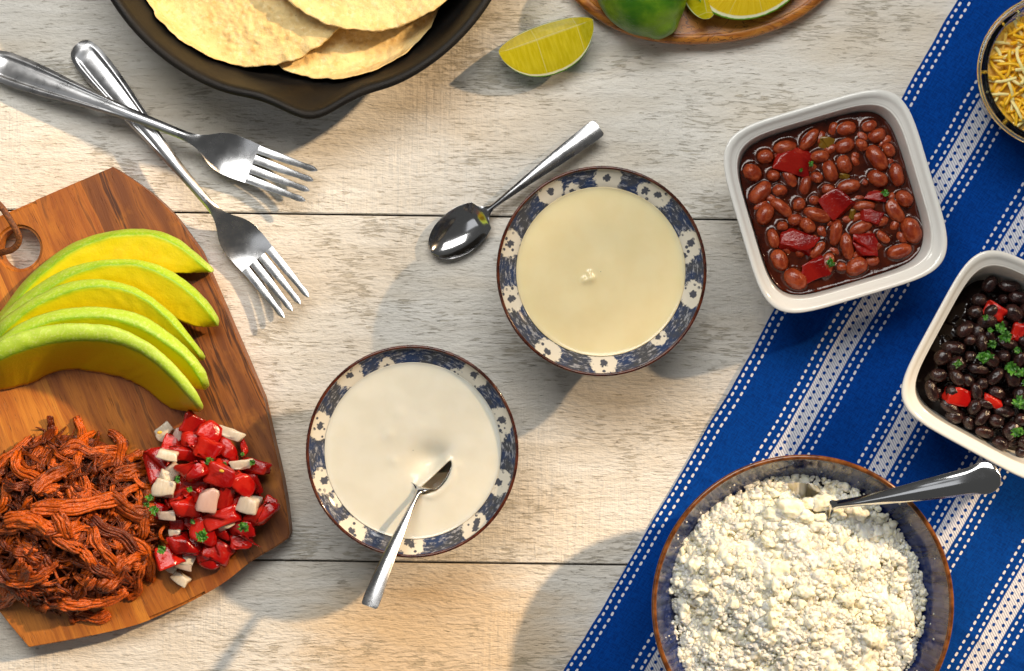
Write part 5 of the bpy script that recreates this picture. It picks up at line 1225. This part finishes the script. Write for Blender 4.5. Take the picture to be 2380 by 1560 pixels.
tag(make("packed_cheese", V, F, mat_simple("packed_cheddar", S(240, 186, 56), 0.5), origin=G0 + [0, 0, 20]), "packed yellow cheese filling the lower part of the glass bowl", "cheese", kind='stuff')

# ================================================================== blue dish of crumbled cheese
CZ = 250.0; CC = W(1866, 1408.5, CZ); C0 = np.array([CC[0], CC[1], NZ]); cr_ = 351 * (H - CZ) / H
cd = empty("round_dish", C0, "large blue glazed dish with brown rim, heaped with crumbled white cheese", "dish")
ch = CZ - NZ
body = np.vstack([[[0.5, 4], [110, 4], [118, 0.5], [130, 0.5], [136, 6]], smooth_prof([(140, 10), (190, 40), (240, 92), (285, 165), (316, 222), (cr_ - 2.5, ch - 3)], 30), [[cr_ - 4, ch - 1]],
                  smooth_prof([(cr_ - 8, ch - 3), (312, 220), (290, 186), (256, 132), (215, 88), (150, 56), (80, 48)], 50), [[0.5, 47]]])
V, F = lathe(body, 180, C0); make("dish_body", V, F, M['dish'], parent=cd)
ring = np.array([(cr_ - 5 + 5.6 * math.cos(t), ch - 1 + 4.6 * math.sin(t)) for t in np.linspace(0, 2 * np.pi, 13)])
V, F = lathe(ring, 180, C0); make("rim", V, F, M['rim2'], parent=cd)
cc = W(1852, 1410, 215)
def dome(x, y):
    d = np.hypot(x - cc[0], y - cc[1]); an_ = np.arctan2(y - cc[1], x - cc[0])
    lim = 292 + 14 * vnoise(np.stack([np.cos(an_) * 2.6, np.sin(an_) * 2.6, an_ * 0], -1), 6)
    hh = 232 - 55 * np.clip(d / lim, 0, 1.3) ** 2.2 + 13 * fbm(np.stack([np.asarray(x) * 0.011, np.asarray(y) * 0.011, np.asarray(x) * 0], -1), 2, 12)
    # hollow behind the spoon
    hp_ = W(1830, 1160, 200); hh = hh - 26 * np.exp(-(((x - hp_[0]) / 120) ** 2 + ((y - hp_[1]) / 34) ** 2))
    return hh, d, lim
CR = np.random.default_rng(77)
parts = []
th = np.linspace(0, 2 * np.pi, 200, endpoint=False); k = np.linspace(0.004, 1, 90); K, TH = np.meshgrid(k, th, indexing='ij')
X0 = cc[0] + np.cos(TH); Y0 = cc[1] + np.sin(TH); _, _, lim = dome(X0, Y0)
X = cc[0] + K * lim * 0.97 * np.cos(TH); Y = cc[1] + K * lim * 0.97 * np.sin(TH); Zb, _, _ = dome(X, Y)
Zb = Zb + 2 + 13 * fbm(np.stack([X * 0.05, Y * 0.05, X * 0], -1), 3, 3) - 60 * smooth(K, 0.93, 1.0)
parts.append(grid(np.stack([X, Y, Zb], -1), False, True))
def crumbs(n, smin, smax, sub, lim_k, lift):
    V0, F0 = ico(sub); a = CR.uniform(0, 2 * np.pi, n); r = np.sqrt(CR.random(n)) * lim_k
    x = np.cos(a); y = np.sin(a); _, _, lm = dome(cc[0] + x, cc[1] + y); px_, py_ = cc[0] + x * r * lm, cc[1] + y * r * lm
    h, d, _ = dome(px_, py_); s_ = smin * (smax / smin) ** (CR.random(n) ** 1.6)
    clump = fbm(np.stack([px_ * 0.035, py_ * 0.035, px_ * 0], -1), 2, 41)
    z = h + lift * s_ + 7 * clump
    q_ = CR.normal(size=(n, 3)); q_ = 1 + 0.22 * q_ / np.abs(q_).max(1, keepdims=True)
    disp = 1 + 0.34 * vnoise((V0[None] * 1.6 + CR.uniform(0, 90, (n, 1, 3))), 4) + (0.20 * vnoise((V0[None] * 4.2 + CR.uniform(0, 90, (n, 1, 3))), 5) if sub > 2 else 0)
    P = V0[None] * disp[..., None] * (q_ * s_[:, None])[:, None, :] + np.stack([px_, py_, z], -1)[:, None, :]
    F = (F0[None] + (np.arange(n) * len(V0))[:, None, None]).reshape(-1, 3)
    return P.reshape(-1, 3), F
parts.append(crumbs(90, 12, 22, 4, 0.93, 0.2)); parts.append(crumbs(2000, 6, 11, 3, 0.985, 0.4)); parts.append(crumbs(4500, 3.4, 6, 2, 1.005, 0.7)); parts.append(crumbs(1500, 1.8, 3.2, 2, 1.012, 1.5))
V4, F4 = ico(4)
for bx, by, bz, bs in ((1800, 1196, 214, 20), (1836, 1184, 222, 27), (1868, 1200, 226, 19), (1892, 1222, 214, 17), (1770, 1214, 206, 16), (1846, 1216, 216, 18), (1916, 1168, 214, 20), (1880, 1170, 212, 15), (1940, 1196, 206, 13), (1815, 1222, 212, 16), (1905, 1204, 222, 12)):
    p = W(bx, by, bz); d_ = 1 + 0.32 * vnoise(V4 * 1.5 + bx, 4) + 0.16 * vnoise(V4 * 4.0 + by, 5) + 0.08 * vnoise(V4 * 9.0 + by, 6)
    parts.append((V4 * d_[:, None] * np.array([1.15, 0.9, 0.75]) * bs + p, F4))
V, F = join(parts)
tag(make("crumbled_cheese", V, F, M['crumb'], origin=[cc[0], cc[1], 150], fix=False), "heap of crumbled fresh white cheese in the blue dish", "cheese", kind='stuff')
# stray crumbs on the glaze
V0, F0 = ico(1); sp = []
for i in range(28):
    a = R.uniform(0, 6.28); rr_ = R.uniform(288, 312); x, y = C0[0] + rr_ * math.cos(a), C0[1] + rr_ * math.sin(a); zb = NZ + np.interp(rr_, [256, 290, 312, 322], [132, 186, 220, 236])
    sp.append((V0 * R.uniform(1.2, 3.2) + [x, y, zb + 1.5], F0))
V, F = join(sp); tag(make("cheese_specks", V, F, M['crumb'], origin=[C0[0], C0[1], NZ + 180]), "tiny cheese specks stuck to the blue glaze", "cheese", kind='stuff')
spoon("serving_spoon", W(2328, 1096, 345), W(1752, 1202, 130), "steel spoon with dark reflections stuck in the crumbled cheese", L=500, wid=1.22, group="spoons", recess=2.5, bend=1.0, handle_mat='polished', roll=math.radians(-5), crown_k=2.2, depth=20, endw=(9, 16, 22.0))
